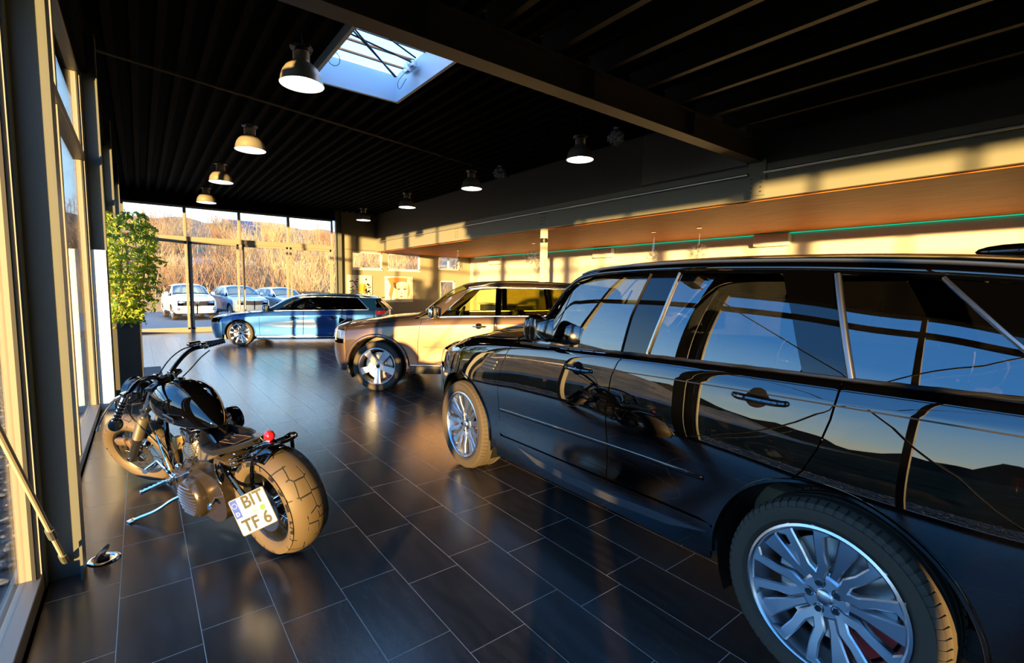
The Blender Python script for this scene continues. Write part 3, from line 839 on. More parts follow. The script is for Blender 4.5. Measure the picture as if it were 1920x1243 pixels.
    if detail:
        for i in range(5):
            a = base + 2 * PI * (i + .5) / 5; c = (.057 * math.cos(a), .057 * math.sin(a))
            pk = MB().lathe([(.020, yh - .0015), (.020, yh + .0015), (.0175, yh + .0015), (.0165, yh - .0015)], 16, Matrix.Translation((c[0], 0, c[1])) @ M)
            pk.cyl((c[0], yh - .002, c[1]), (c[0], yh + .008, c[1]), .0145, .0125, n=6)
            pk.build('lug_nut', mat('nut_black_chrome', (.10, .10, .11), .2, metal=1.0) if design == 'split' else CHROME, w, sharp=20)
    if disc:
        MB().lathe([(.07, -.005), (rimR * .74, -.005), (rimR * .74, -.03), (.07, -.03)], 40, M).build('brake_disc', DISCM, w)
    if calm:
        cal = MB(); a0, a1 = (R(-28), R(28)) if True else (0, 0)
        cc = -PI / 2 + .95 * (1 if side > 0 else -1)                       # caliper sits low towards +x
        prof = []
        for k in range(9):
            t = cc - .36 + .72 * k / 8; prof.append(t)
        vs = []
        for t in prof:
            for (r, y) in ((rimR * .50, .028), (rimR * .83, .030), (rimR * .83, -.05), (rimR * .50, -.05)): vs.append((r * math.cos(t), y, r * math.sin(t)))
        fs = [(i * 4 + j, i * 4 + (j + 1) % 4, (i + 1) * 4 + (j + 1) % 4, (i + 1) * 4 + j) for i in range(8) for j in range(4)] + [(0, 1, 2, 3), (32, 33, 34, 35)]
        cal.add(vs, fs).build('brake_caliper', calm, w, sharp=40)
    return w

def seat(parent, x, y, m, z=.42, w=.50, s=1.0):
    """front or rear seat facing -x (car front)"""
    st = empty('seat', (x, y, z), 0, parent)
    MB().bbox(-.02, 0, .08, .50, w, .16, .05).build('cushion', m, st)
    T = Matrix.Rotation(R(16), 4, 'Y')
    MB().bbox(.24, 0, .42, .13, w * .94, .60, .055, T).build('backrest', m, st)
    MB().bbox(.24, 0, .80, .10, .26, .17, .045, T).cyl(T @ Vector((.24, -.06, .68)), T @ Vector((.24, -.06, .76)), .006).cyl(T @ Vector((.24, .06, .68)), T @ Vector((.24, .06, .76)), .006).build('headrest', m, st)
    return st
def interior(car, sh, xd, xf, xr, yw, zf, zb, m, dark, rear=True, lhd=1):
    """floor, dash, wheel and seats"""
    MB().box(xd - .2, -yw, zf - .08, xr + 1.0, yw, zf).build('cabin_floor', dark, car)
    MB().bbox(xd + .1, 0, zb - .11, .42, yw * 2 - .08, .26, .07).build('dashboard', dark, car)
    sw = empty('steering_wheel', (xd + .42, .36 * lhd, zb - .06), 0, car); sw.rotation_euler = (0, R(-66), 0)
    MB().tube([(.18 * math.cos(t / 28 * 2 * PI), .18 * math.sin(t / 28 * 2 * PI), 0) for t in range(28)], .014, 8, closed=True).build('wheel_rim', dark, sw)
    MB().bbox(0, 0, -.01, .12, .14, .05, .02).box(-.17, -.015, -.01, -.03, .015, .005).box(-.01, -.17, -.008, .02, .17, .006).build('wheel_hub', dark, sw)
    for y in (.37, -.37): seat(car, xf, y, m, zf + .08)
    if rear:
        for y in (.38, -.38): seat(car, xr, y, m, zf + .08, .56)
def car_underside(car, x0, x1, yw, z, zt=None, arches=(), ar=.42, m=BLKPLAS):
    mb = MB(); x0 = max(x0, -.50); yw = yw - .06; z = z + .03; xs = [x0]
    for c in arches: xs += [c - ar, c + ar]
    xs.append(x1)
    for i in range(0, len(xs), 2): mb.box(xs[i], -yw, z, xs[i + 1], yw, z + .20)
    for c in arches: mb.box(c - ar, -yw + .34, z, c + ar, yw - .34, z + .35)
    mb.build('underbody', m, car)
def arch_liner(car, cx, cz, r, y0, y1, m=BLKPLAS):
    for sd in (1, -1):
        mb = MB(); vs = []; n = 24
        for i in range(n + 1):
            a = R(-25 + 230 * i / n)
            for y in (y0, y1): vs.append((cx + r * math.cos(a), sd * y, cz + r * math.sin(a)))
        mb.add(vs, [(2 * i, 2 * i + 1, 2 * i + 3, 2 * i + 2) for i in range(n)])
        mb.add([(cx, sd * y0, cz - .1)] + [(cx + r * math.cos(R(-25 + 230 * i / n)), sd * y0, cz + r * math.sin(R(-25 + 230 * i / n))) for i in range(n + 1)], [(0, i + 1, i + 2) for i in range(n)])
        mb.build('wheel_arch_liner', m, car)
def place_car(name, hubpos, heading, side_y, label, cat='car', group=None):
    """hubpos: ground position below the outer face of the left front wheel; heading from +Y towards +X (deg)"""
    h = R(heading); fr = Vector((math.sin(h), math.cos(h))); left = Vector((-fr[1], fr[0]))
    o = Vector(hubpos) - left * side_y
    e = empty(name, (o[0], o[1], 0)); 
    # local -x is the car's front, local +y its right... keep +y = left side by mirroring through rotation
    # rear direction = local +x ; left side = local -y
    rz = math.atan2(-fr[1], -fr[0]); e.rotation_euler = (0, 0, rz)
    tag(e, label, cat, group); return e
def door_mirror(car, x, y, z, m, cap, side=-1, L=.24, flat=None):
    mm = empty('door_mirror', (x, side * y, z), 0, car)
    mb = MB(); Wd = L
    mb.bbox(-.005, side * (.05 + Wd / 2), .03, .13, Wd, .19, .06); hsg = mb.build('mirror_housing', m, mm); sb_ = hsg.modifiers.new('s', 'SUBSURF'); sb_.levels = 1; sb_.render_levels = 2
    MB().bbox(.045, side * (.05 + Wd / 2), .03, .07, Wd * .93, .165, .03).build('mirror_frame', cap, mm)
    MB().bbox(.083, side * (.05 + Wd / 2), .03, .006, Wd * .84, .135, .003).build('mirror_glass', CHROME, mm)
    MB().bbox(.0, side * .02, -.045, .09, .14, .045, .015).build('mirror_arm', cap, mm)
    return mm
def handle(car, sh, x, z, m, side=-1, L=.23, recess=BLKPLAS):
    """door pull over a dished cup"""
    t = sh.t_of_z(x, z); p = np.array(sh.P(x, t)); n = sh.normal(x, t); S = np.array([1, side, 1.0])
    h = empty('door_handle', tuple(p * S), 0, car)
    n = n * S; nn = Vector(n)
    q = MB().tube([(-L / 2, 0, 0), (-L / 2 + .03, nn.y * .030, 0), (-.02, nn.y * .038, .002), (L / 2 - .03, nn.y * .034, 0), (L / 2, 0, 0)], [.012, .014, .0145, .0145, .012], 10, smooth=2)
    q.build('grip', m, h)
    c = MB().sphere((-.01, nn.y * -.004, 0), 1.0, 18, 8, sc=(.062, .0075, .048), M=Vector((0, 1, 0)).rotation_difference(nn).to_matrix()); c.build('handle_cup', mat('handle_recess', (.001, .001, .001), .8, spec=.1), h)
    return h
# ------------------------------------------------------------------ black luxury SUV, nearest the camera
def paint(name, col, rough=0.25, metal=0.0, flake=0.0, coat=1.0, spec=0.0, cior=1.5):
    m, nt, b = _bsdf(name); b.inputs['Base Color'].default_value = (*col, 1); b.inputs['Roughness'].default_value = rough
    b.inputs['Metallic'].default_value = metal; b.inputs['Coat Weight'].default_value = coat; b.inputs['Coat Roughness'].default_value = 0.012
    b.inputs['Coat IOR'].default_value = cior; b.inputs['Specular IOR Level'].default_value = spec
    return m
def build_black_suv():
    P_ = paint('black_paint', (0.0006, 0.0006, 0.0008), .3, cior=1.85)
    car = place_car('black_suv', (2.205, 3.585), 3.0, .985, 'glossy black luxury SUV filling the right side, silver split-spoke wheels')
    WB = 2.925; XR = WB
    # rows: sill bottom, sill step, lower door, mid door, body crease, shoulder, belt, glass top, cant rail, roof, centre
    X = [-.45, -.2, 0, .35, .8, 1.3, 1.9, 2.5, 2.925, 3.3, 3.65]
    def row(vs, zs): return [(x, v, z) for x, v, z in zip(X, vs, zs)]
    rows = [
        row([.84, .90, .93, .945, .945, .945, .945, .945, .94, .92, .86], [.26, .25, .25, .25, .27, .28, .30, .31, .31, .34, .40]),        # 0
        row([.88, .95, .965, .965, .96, .96, .96, .965, .97, .95, .89], [.40, .40, .40, .40, .41, .43, .45, .46, .46, .47, .50]),           # 1
        row([.915, .975, .99, .975, .955, .953, .955, .975, .99, .975, .92], [.60, .60, .60, .60, .60, .62, .64, .65, .65, .65, .66]),     # 2
        row([.925, .982, .998, .99, .978, .976, .98, .997, 1.004, .988, .938], [.82, .83, .84, .84, .85, .87, .88, .89, .89, .89, .88]),        # 3
        row([.900, .950, .962, .958, .952, .950, .953, .962, .965, .950, .905], [.985, 1.02, 1.05, 1.075, 1.10, 1.125, 1.15, 1.17, 1.18, 1.185, 1.185]),   # 4 crease
        row([.86, .915, .932, .934, .934, .934, .936, .940, .942, .928, .885], [1.03, 1.075, 1.11, 1.14, 1.165, 1.19, 1.215, 1.235, 1.245, 1.25, 1.25]),      # 5 shoulder
        row([.80, .86, .885, .90, .905, .905, .907, .91, .91, .89, .84], [1.055, 1.105, 1.145, 1.175, 1.20, 1.22, 1.245, 1.262, 1.272, 1.28, 1.285]),           # 6 belt
        [(-.45, .76, 1.07), (0, .84, 1.165), (.55, .855, 1.205), (.80, .86, 1.225), (1.02, .82, 1.42), (1.22, .815, 1.60), (1.36, .80, 1.672), (1.6, .795, 1.70), (2.1, .793, 1.71), (2.6, .788, 1.70), (3.1, .772, 1.675), (3.45, .74, 1.64), (3.65, .715, 1.61)],   # 7 glass top
        [(-.45, .70, 1.085), (0, .78, 1.185), (.55, .80, 1.225), (.78, .80, 1.25), (1.0, .775, 1.45), (1.20, .77, 1.64), (1.34, .755, 1.715), (1.6, .746, 1.745), (2.1, .743, 1.755), (2.6, .738, 1.745), (3.1, .722, 1.72), (3.45, .69, 1.685), (3.65, .66, 1.66)],  # 8 rail
        [(-.45, .45, 1.11), (0, .5, 1.22), (.45, .5, 1.265), (.72, .5, 1.29), (.95, .48, 1.50), (1.16, .46, 1.69), (1.32, .45, 1.755), (1.6, .44, 1.79), (2.1, .43, 1.80), (2.6, .43, 1.79), (3.1, .42, 1.765), (3.45, .4, 1.73), (3.65, .38, 1.70)],
        [(-.45, 0, 1.12), (0, 0, 1.225), (.40, 0, 1.275), (.66, 0, 1.30), (.90, 0, 1.51), (1.12, 0, 1.70), (1.30, 0, 1.77), (1.6, 0, 1.805), (2.1, 0, 1.815), (2.6, 0, 1.805), (3.1, 0, 1.78), (3.45, 0, 1.745), (3.65, 0, 1.715)],
    ]
    fb = [.30, .36, .40, .42, .40, .38, .36, .3, .3, .3, .3]
    sh = Shell(rows, -.45, 3.65, fb, [0, 0, 0, 0, -.06, -.05, 0, 0, 0, 0, 0], 5, [.30, .36, .36, .34, .30, .27, .25, .16, .12, .10, .09], [0] * 11, creases=(4, 6, 7), fexp=(.8, .8), rexp=(.6, .5), bulge={6: .012})
    sh.hi_side = 7.0
    zc = .39; ar = .468
    L_ = (-1,)                                       # the detailed side faces the windows
    both = (1, -1)
    zb = lambda x: sh.P(x, 0)[2] + .002
    zt6 = lambda x: sh.P(x, 6.0)[2]; zt7 = lambda x: sh.P(x, 7.0)[2]
    zcr = lambda x: sh.P(x, 4.0)[2]
    G = .0045
    # front wing
    fa = arc(0, zc, ar, -14, 180, 40)
    wing = [(.64, .455), (.595, .60), (.595, .85), (.63, 1.02), (.665, zcr(.665) - .0), (.70, zt6(.70) - .002)] + [(x, zt6(x) - .001) for x in np.linspace(.6, -.44, 12)] + [(-.44, .42)]
    wing = wing[::-1]
    wing = [(-.44, .42), (-ar - .0, .42)] + fa[::-1][1:-1] + [(.50, .33), (.62, .33)] + [(.615, .45), (.600, .60), (.600, .85), (.635, 1.02), (.665, zcr(.665)), (.72, zt6(.72) - .002)] + [(x, zt6(x) - .001) for x in np.linspace(.6, -.44, 12)]
    wing = [(-.44, .45), (-.44, .39)] + [p for p in fa[::-1] if p[0] > -.44][0:] + [(.50, .33)] + wing[2 + len(fa) - 2 + 1:]
    panel(sh, 'front_wing', wing, P_, car, grid=.025)
    # doors
    fd = [(.610, .47), (.605, .60), (.605, .85), (.64, 1.02), (.672, zcr(.672)), (.73, zt6(.73) - .004)] + [(x, zt6(x) - .004) for x in np.linspace(.85, 1.84, 9)] + [(1.800, 1.19), (1.765, 1.10), (1.752, .9), (1.752, .60), (1.752, .49)] + [(x, .46 + .03 * (x - .6) / 1.15) for x in np.linspace(1.7, .66, 8)]
    panel(sh, 'front_door', rounded(fd, [.03] + [.001] * (len(fd) - 1), 3), P_, car, grid=.022)
    ra = [p for p in arc(WB, zc, ar, 180, 90, 30) if p[1] > .47]
    rd = [(1.761, .49), (1.761, .60), (1.761, .9), (1.774, 1.10), (1.809, 1.19), (1.85, zt6(1.85) - .004)] + [(x, zt6(x) - .004) for x in np.linspace(2.0, 2.93, 9)] + [(2.925, 1.20), (2.915, 1.12), (2.885, 1.0), (2.84, .90), (2.80, .852)] + [p for p in ra[::-1] if p[0] < 2.78] + [(2.44, .50)] + [(x, .49 + .02 * (x - 1.76) / .7) for x in np.linspace(2.38, 1.83, 6)]
    panel(sh, 'rear_door', rd, P_, car, grid=.022)
    # sill with its silver insert
    sl = [(.56, .27), (.56, .452)] + [(x, .45 + .03 * (x - .6) / 1.15) for x in np.linspace(.62, 1.75, 9)] + [(x, .48 + .02 * (x - 1.76) / .7) for x in np.linspace(1.85, 2.44, 5)] + [(2.46, .46), (2.44, zb(2.44) + .01)] + [(x, zb(x) + .008) for x in np.linspace(2.3, .62, 12)]
    panel(sh, 'side_sill', sl, P_, car, grid=.03, lift=.004)
    si = [(.86, .43), (1.1, .405), (1.5, .395), (1.9, .41), (2.2, .435), (2.42, .455), (2.2, .40), (1.8, .362), (1.4, .35), (1.1, .365)]
    panel(sh, 'sill_insert', si, mat('silver_insert', (.11, .12, .14), .3, metal=.8), car, grid=.03, lift=.012, sides=both)
    # rear quarter
    q = [(2.812, .853)] + [(2.848, .90), (2.893, 1.0), (2.923, 1.12), (2.933, 1.20), (2.940, zt6(2.94) - .004)] + [(x, zt6(x) - .004) for x in np.linspace(3.05, 3.64, 7)] + [(3.64, .42), (3.50, .40)] + [p for p in arc(WB, zc, ar, 0, 103, 34) if p[1] > .40]
    panel(sh, 'rear_quarter', q, P_, car, grid=.022)
    # wheel arch lips
    for cx in (0, WB):
        arc_pts = [p for p in arc(cx, zc, ar + .006, -2, 182, 40)]
        strip_on(sh, 'arch_lip', arc_pts, .018, P_, car, lift=.001, th=.010)
        arch_liner(car, cx, zc, ar - .004, .58, .93)
    # glasshouse
    gl = glass('cabin_glass_clear', tint=(.30, .33, .31), ior=2.05)
    gd = glass('cabin_glass_privacy', tint=(.05, .05, .055), ior=2.1)
    A = lambda x: zt6(x) + .004
    ztop = lambda x: zt7(x) - .012
    panel(sh, 'windscreen', [(.86, 0.0), (.865, .4), (.90, .70), (.94, .76), (1.24, .72), (1.22, .45), (1.18, 0.0)], gl, car, mode='v', grid=.03, lift=-.004)
    fwin = [(.95, A(.95)), (1.06, 1.42), (1.20, 1.545), (1.33, ztop(1.33) - .01), (1.45, ztop(1.45)), (1.70, ztop(1.7)), (1.90, ztop(1.9)), (1.83, 1.45), (1.80, A(1.80))]
    panel(sh, 'front_door_window', rounded(fwin, .03), gl, car, grid=.03, lift=-.003)
    rwin = [(1.99, A(1.99)), (2.04, 1.45), (2.10, ztop(2.1)), (2.62, ztop(2.6)), (2.70, 1.5), (2.78, A(2.78))]
    panel(sh, 'rear_door_window', rounded(rwin, .03), gd, car, grid=.03, lift=-.003)
    qwin = [(2.96, A(2.96)), (2.90, 1.48), (2.84, ztop(2.84)), (3.16, ztop(3.16) - .005), (3.34, 1.47), (3.52, A(3.5) + .01)]
    panel(sh, 'quarter_window', rounded(qwin, [.01, .01, .01, .02, .02, .05]), gd, car, grid=.03, lift=-.003)
    # gloss black pillars behind the glass edges
    BG = BLKGLOSS
    panel(sh, 'pillar_trim', [(1.80, A(1.80)), (1.83, 1.45), (1.90, ztop(1.9)), (2.10, ztop(2.1)), (2.04, 1.45), (1.99, A(1.99))], BG, car, grid=.04, lift=.002)
    panel(sh, 'pillar_trim', [(2.78, A(2.78)), (2.70, 1.5), (2.62, ztop(2.6)), (2.84, ztop(2.84)), (2.90, 1.48), (2.96, A(2.96))], BG, car, grid=.04, lift=.001)
    panel(sh, 'pillar_trim', [(3.52, A(3.5) + .01), (3.34, 1.47), (3.16, ztop(3.16) - .005), (3.50, ztop(3.5)), (3.645, 1.58), (3.645, A(3.64))], BG, car, grid=.04, lift=.001)
    panel(sh, 'pillar_trim', [(.76, A(.76)), (.95, A(.95)), (1.06, 1.42), (1.20, 1.545), (1.33, ztop(1.33) - .01), (1.29, zt7(1.29) - .004), (1.18, zt7(1.18) - .004), (1.05, zt7(1.05) - .004), (.90, zt7(.90) - .004)], BG, car, grid=.04, lift=.001)
    panel(sh, 'window_surround', [(1.33, ztop(1.33) - .01), (1.45, ztop(1.45))] + [(x, ztop(x)) for x in np.linspace(1.7, 3.4, 10)] + [(x, zt7(x) - .001) for x in np.linspace(3.5, 1.30, 14)], BG, car, grid=.04, lift=.001)
    # bright strips
    dm = mat('pillar_strip_metal', (.45, .44, .42), .25, metal=1.0)
    strip_on(sh, 'pillar_strip', [(1.985, A(1.98) + .005), (2.04, 1.46), (2.093, ztop(2.09))], .012, dm, car, sides=both)
    strip_on(sh, 'pillar_strip', [(1.80, A(1.8)), (1.83, 1.45), (1.905, ztop(1.9))], .005, BLKPLAS, car)
    strip_on(sh, 'pillar_strip', [(2.955, A(2.95)), (2.895, 1.48), (2.835, ztop(2.84))], .022, DKALLOY, car)
    strip_on(sh, 'pillar_strip', [(3.53, A(3.5) + .01), (3.35, 1.47), (3.165, ztop(3.16))], .014, dm, car)
    strip_on(sh, 'waist_moulding', [(x, zt6(x) + .0) for x in np.linspace(.80, 3.60, 26)], .016, BLKPLAS, car, lift=.002)
    # roof panels
    cr8 = lambda x: sh.P(x, 8.0)[1]
    panel(sh, 'cant_rail', [(x, 7.02) for x in np.linspace(.80, 3.64, 40)] + [(x, 7.98) for x in np.linspace(3.64, .80, 40)], P_, car, mode='t', grid=.03)
    panel(sh, 'roof', [(1.26, 10.0), (1.27, 9.0), (1.30, 8.02)] + [(x, 8.02) for x in np.linspace(1.4, 3.62, 30)] + [(3.62, 10.0)], P_, car, mode='t', grid=.04)
    strip_on(sh, 'roof_strip', [(x, 8.0) for x in np.linspace(1.30, 3.62, 40)], .012, mat('roof_strip_dark', (.10, .10, .10), .25, metal=.8), car, mode='t', lift=.002)
    panel(sh, 'roof_header', [(1.18, 10.0), (1.22, 9.0), (1.24, 8.0), (1.30, 8.0), (1.27, 9.0), (1.26, 10.0)], BG, car, mode='t', grid=.04)
    # bonnet
    panel(sh, 'bonnet', [(-1.42, 10.0), (-1.40, 9), (-1.38, 8.0), (-1.30, 6.05), (-.9, 6.04)] + [(x, 6.03) for x in np.linspace(-.45, .66, 20)] + [(.70, 7.0), (.66, 8.0), (.60, 9), (.58, 10)], P_, car, mode='t', grid=.04)
    panel(sh, 'scuttle', [(.60, 10), (.62, 9), (.68, 8), (.72, 7.02), (.80, 7.02), (.82, 8.0), (.86, 9.2), (.86, 10)], BLKPLAS, car, mode='t', grid=.04, lift=-.006)
    for y0 in (.25, -.35):
        MB().tube([(.62, y0, 1.285), (.82, y0 - .12, 1.40), (1.02, y0 - .2, 1.60)], .008, 6).build('wiper', BLKPLAS, car)
    # front end
    panel(sh, 'front_bumper', [(-1.45, .05), (-.46, .05), (-.44, 1.0), (-.455, 2.2), (-.46, 3.1), (-.75, 3.25), (-1.0, 2.6), (-1.45, 2.6)], P_, car, mode='t', grid=.05)
    panel(sh, 'grille', [(-1.45, 2.65), (-1.02, 2.65), (-.95, 3.3), (-.95, 4.5), (-1.45, 4.6)], mat('grille_mesh', (.02, .02, .02), .4, bump=.6, bscale=90), car, mode='t', grid=.05, lift=-.01)
    hl = glass('lamp_cover', tint=(.95, .97, 1), ior=1.5)
    panel(sh, 'headlamp_bowl', [(-.94, 3.35), (-.60, 3.3), (-.47, 3.8), (-.47, 4.4), (-.92, 4.5)], mat('lamp_bowl', (.35, .37, .4), .2, metal=.9), car, mode='t', grid=.05, lift=-.05)
    panel(sh, 'headlamp', [(-.94, 3.35), (-.60, 3.3), (-.465, 3.8), (-.465, 4.45), (-.92, 4.5)], hl, car, mode='t', grid=.04, lift=.002)
    panel(sh, 'nose_panel', [(-1.45, 4.62), (-.94, 4.52), (-.47, 4.5), (-.455, 4.98), (-1.45, 4.98)], P_, car, mode='t', grid=.05)
    panel(sh, 'nose_panel', [(-.455, 5.0), (-1.0, 5.0), (-1.42, 5.0), (-1.36, 5.95), (-.9, 5.95), (-.455, 5.95)], P_, car, mode='t', grid=.05)
    # side vent blade on the wing
    vt = MB(); 
    for k in range(3):
        z = .965 + .028 * k; p = sh.P(.43, sh.t_of_z(.43, z))
        vt.box(.37 + k * .01, -p[1] - .004, z, .53 + k * .015, -p[1] + .004, z + .012)
    vt.build('wing_vent', mat('vent_metal', (.3, .3, .31), .3, metal=1), car)
    panel(sh, 'vent_recess', rounded([(.34, .93), (.54, .95), (.575, 1.055), (.40, 1.05)], .02), BLKPLAS, car, grid=.04, lift=.001)
    MB().sphere((-.28, -.975, .80), 1, 16, 8, sc=(.05, .008, .018)).build('side_repeater', mat('amber_lens', (.6, .3, .1), .1, coat=1), car)
    # rear end
    panel(sh, 'tailgate', [(3.70, 4.0), (4.60, 4.0), (4.60, 10.0), (3.66, 10.0), (3.66, 4.0)], P_, car, mode='t', grid=.06)
    panel(sh, 'rear_bumper', [(3.655, .1), (4.6, .1), (4.6, 3.0), (3.655, 3.0)], P_, car, mode='t', grid=.06)
    panel(sh, 'tail_lamp', [(3.655, 3.05), (4.3, 3.05), (4.3, 3.95), (3.655, 3.95)], mat('tail_lamp_red', (.10, .004, .008), .15, coat=1), car, mode='t', grid=.06)
    panel(sh, 'rear_quarter', [(3.645, 0.9), (3.655, 0.9), (3.655, 7), (3.645, 7)], P_, car, mode='t', grid=.05)
    car_underside(car, -.7, 3.9, .90, .26, arches=(0, WB), ar=.47)
    MB().box(-.6, -.56, .45, .75, .56, .98).build('engine_bay', BLKPLAS, car)
    # handles, mirror, aerial
    for sd in both:
        handle(car, sh, 1.49, 1.108, P_, sd); handle(car, sh, 2.64, 1.145, P_, sd)
    strip_on(sh, 'crease_moulding', [(x, zcr(x) - .006) for x in np.linspace(.69, 3.6, 40)], .006, BLKPLAS, car, lift=.0, th=.001)
    door_mirror(car, 1.13, .87, 1.31, P_, BG, -1, .19); door_mirror(car, 1.13, .87, 1.31, P_, BG, 1, .19)
    strip_on(sh, 'lower_crease', [(x, .64 + .03 * x) for x in np.linspace(.62, 2.40, 30)], .022, P_, car, lift=.000, th=.006)
    MB().sphere((3.22, 0, 1.795), 1, 20, 8, sc=(.14, .035, .032)).build('roof_aerial', BLKGLOSS, car)
    fw = .985
    for x, s_ in ((0, 1), (0, -1), (WB, 1), (WB, -1)):
        wheel('wheel', car, (x, s_ * (fw - .14), zc), .78, .288, .275, 'split', side=s_, calm=REDCAL, spin=.30 if x else .1)
    lt = mat('seat_leather_tan', (.30, .24, .15), .5); dk = mat('cabin_dark', (.02, .02, .02), .6)
    interior(car, sh, .95, 1.75, 2.65, .74, .42, 1.22, lt, dk)
    MB().box(1.35, -.66, 1.68, 3.5, .66, 1.70).build('headliner', mat('headliner', (.10, .09, .07), .8), car)
    return car, sh
SUV, SH = build_black_suv()
# ------------------------------------------------------------------ shared builder for the other cars
def build_car(name, pos, heading, label, pm, S, group=None, detail=1, cat='car'):
    WB, zc, ar, D, rim, hw = S['WB'], S['zc'], S['ar'], S['D'], S['rim'], S['hw']
    car = place_car(name, pos, heading, hw, label, cat, group)
    rows = S['rows']; x0, xE = S['x0'], S['xE']
    sh = Shell(rows, x0, xE, S['fb'], S['fdz'], 5, S['rb'], S.get('rdz', [0] * 9), creases=S.get('creases', (4, 6, 7)), fexp=(.8, S.get('fy', .8)), rexp=(.6, .5), bulge={6: .01})
    sh.hi_side = 7.0; g = S.get('grid', .035)
    both = (1, -1)
    zr = lambda x, r: sh.P(x, r)[2]
    xA, xB, xC = S['xA'], S['xB'], S['xC']; G = .007
    sb = S['sill_top']
    gx = lambda a, b, n, r, d=0.0: [(x, zr(x, r) + d) for x in np.linspace(a, b, n)]
    F0 = x0 + .004
    fa = [p for p in arc(0, zc, ar, -10, 180, 36) if p[0] > F0 + .002 and p[1] > .24]
    start = [(F0, sb + .0)] if ar < -F0 else [(F0, zc + math.sqrt(max(0, ar * ar - F0 * F0)) + .004)]
    if ar < -F0: fa = fa
    wing = start + ([(-ar, sb)] if ar < -F0 else []) + fa[::-1] + [(xA - .02, sb - .10), (xA - G, sb)] + [(xA - G - .03 * 0, .75), (xA - G + .03, zr(xA, 4)), (xA + .06, zr(xA + .06, 6) - .002)] + gx(xA - .02, F0, 14, 6, -.001)
    panel(sh, 'front_wing', wing, pm, car, grid=g)
    fd = [(xA, sb), (xA, .75), (xA + .03, zr(xA, 4)), (xA + .065, zr(xA + .065, 6) - .003)] + gx(xA + .14, xB + .01, 9, 6, -.003) + [(xB, zr(xB, 4)), (xB - .015, sb)]
    panel(sh, 'front_door', fd, pm, car, grid=g)
    ra = [p for p in arc(WB, zc, ar, 180, 88, 26) if p[1] > sb + .02 and p[0] < xC - .04]
    rd = [(xB - .015 + 2 * G, sb), (xB + 2 * G, zr(xB, 4)), (xB + .01 + 2 * G, zr(xB, 6) - .003)] + gx(xB + .12, xC + .05, 8, 6, -.003) + [(xC + .03, zr(xC, 4)), (xC - .02, zc + ar + .06)] + ra[::-1] + [(WB - ar - .02, sb)]
    panel(sh, 'rear_door', rd, pm, car, grid=g)
    q = [(xC - .012, zc + ar + .06), (xC + .038, zr(xC, 4)), (xC + .058, zr(xC + .058, 6) - .003)] + gx(xC + .15, xE - .004, 8, 6, -.003) + [(xE - .004, sb + .05)] + ([(WB + ar, sb)] if xE > WB + ar else []) + [p for p in arc(WB, zc, ar, 0, 100, 30) if p[0] < xE - .005 and p[1] > sb - .02 and (p[0] > WB or p[0] > xC - .03)]
    panel(sh, 'rear_quarter', q, pm, car, grid=g)
    clad = S.get('clad') or pm
    sl = [(ar + .03, sb - .02), (xA, sb - G)] + [(x, sb - G) for x in np.linspace(xA + .2, WB - ar - .03, 10)] + [(WB - ar - .02, sb - .10)] + [(x, zr(x, 0) + .006) for x in np.linspace(WB - ar - .06, ar + .05, 10)]
    panel(sh, 'side_sill', sl, clad, car, grid=.05)
    for cx in (0, WB):
        strip_on(sh, 'arch_lip', [p for p in arc(cx, zc, ar + S.get('lipw', .02) / 2, 2, 178, 36) if x0 < p[0] < xE], S.get('lipw', .02), S.get('lipm') or pm, car, lift=.002, th=S.get('lipt', .01))
        arch_liner(car, cx, zc, ar - .004, hw - .38, hw - .05)
    # glass
    gl = S.get('gl') or glass('cabin_glass_clear', tint=(.42, .46, .44), ior=1.95); gd = S.get('gd') or gl
    A = lambda x: zr(x, 6) + .006; T = lambda x: zr(x, 7) - .014
    W = S['win']; BG = BLKGLOSS
    w0, w1, w2, w3, w4, w5, w6 = W   # bottom front, top front, B top/bottom, C..., D bottom, D top
    bp = .045
    fpts = [(w0, A(w0))] + [(w0 + (w1 - w0) * k, min(A(w0) + (T(w1) - A(w0)) * k * 1.0, T(max(w0 + (w1 - w0) * k, S['xT0'])))) for k in (.33, .66)] + gx(w1, w2 - bp, 4, 7, -.014) + [(w2 - bp, A(w2))]
    panel(sh, 'front_door_window', rounded(fpts, .02), gl, car, grid=g, lift=-.002)
    panel(sh, 'rear_door_window', rounded([(w2 + bp, A(w2))] + gx(w2 + bp, w3 - .03, 4, 7, -.014) + [(w3 + .03, A(w3))], .025), gd, car, grid=g, lift=-.002)
    panel(sh, 'quarter_window', rounded([(w3 + .09, A(w3 + .09))] + gx(w3 + .03, w5, 3, 7, -.014) + [(w4, A(w4))], [.02] * 4 + [.08]), gd, car, grid=g, lift=-.002)
    panel(sh, 'pillar_trim', [(w2 - bp, A(w2)), (w2 - bp, T(w2)), (w2 + bp, T(w2)), (w2 + bp, A(w2))], BG, car, grid=.05, lift=.001)
    panel(sh, 'pillar_trim', [(w3 + .03, A(w3)), (w3 - .03, T(w3)), (w3 + .03, T(w3)), (w3 + .09, A(w3 + .09))], BG, car, grid=.05, lift=.001)
    # body coloured frame above and behind the side glass
    pil = [(S['xT'] - .30, A(S['xT'] - .30))]
    panel(sh, 'window_frame', fpts[:4] + gx(w2, w5, 6, 7, -.014)[0:] + gx(w5 + .01, w1 - .1, 10, 7, -.001) + [(w0 + (w1 - w0) * .5, zr(w0 + (w1 - w0) * .5, 7) - .001), (w0 - .10, zr(w0 - .10, 7) - .001), (w0 - .13, zr(w0 - .13, 6) + .001)], S.get('pillar') or pm, car, grid=.05, lift=0)
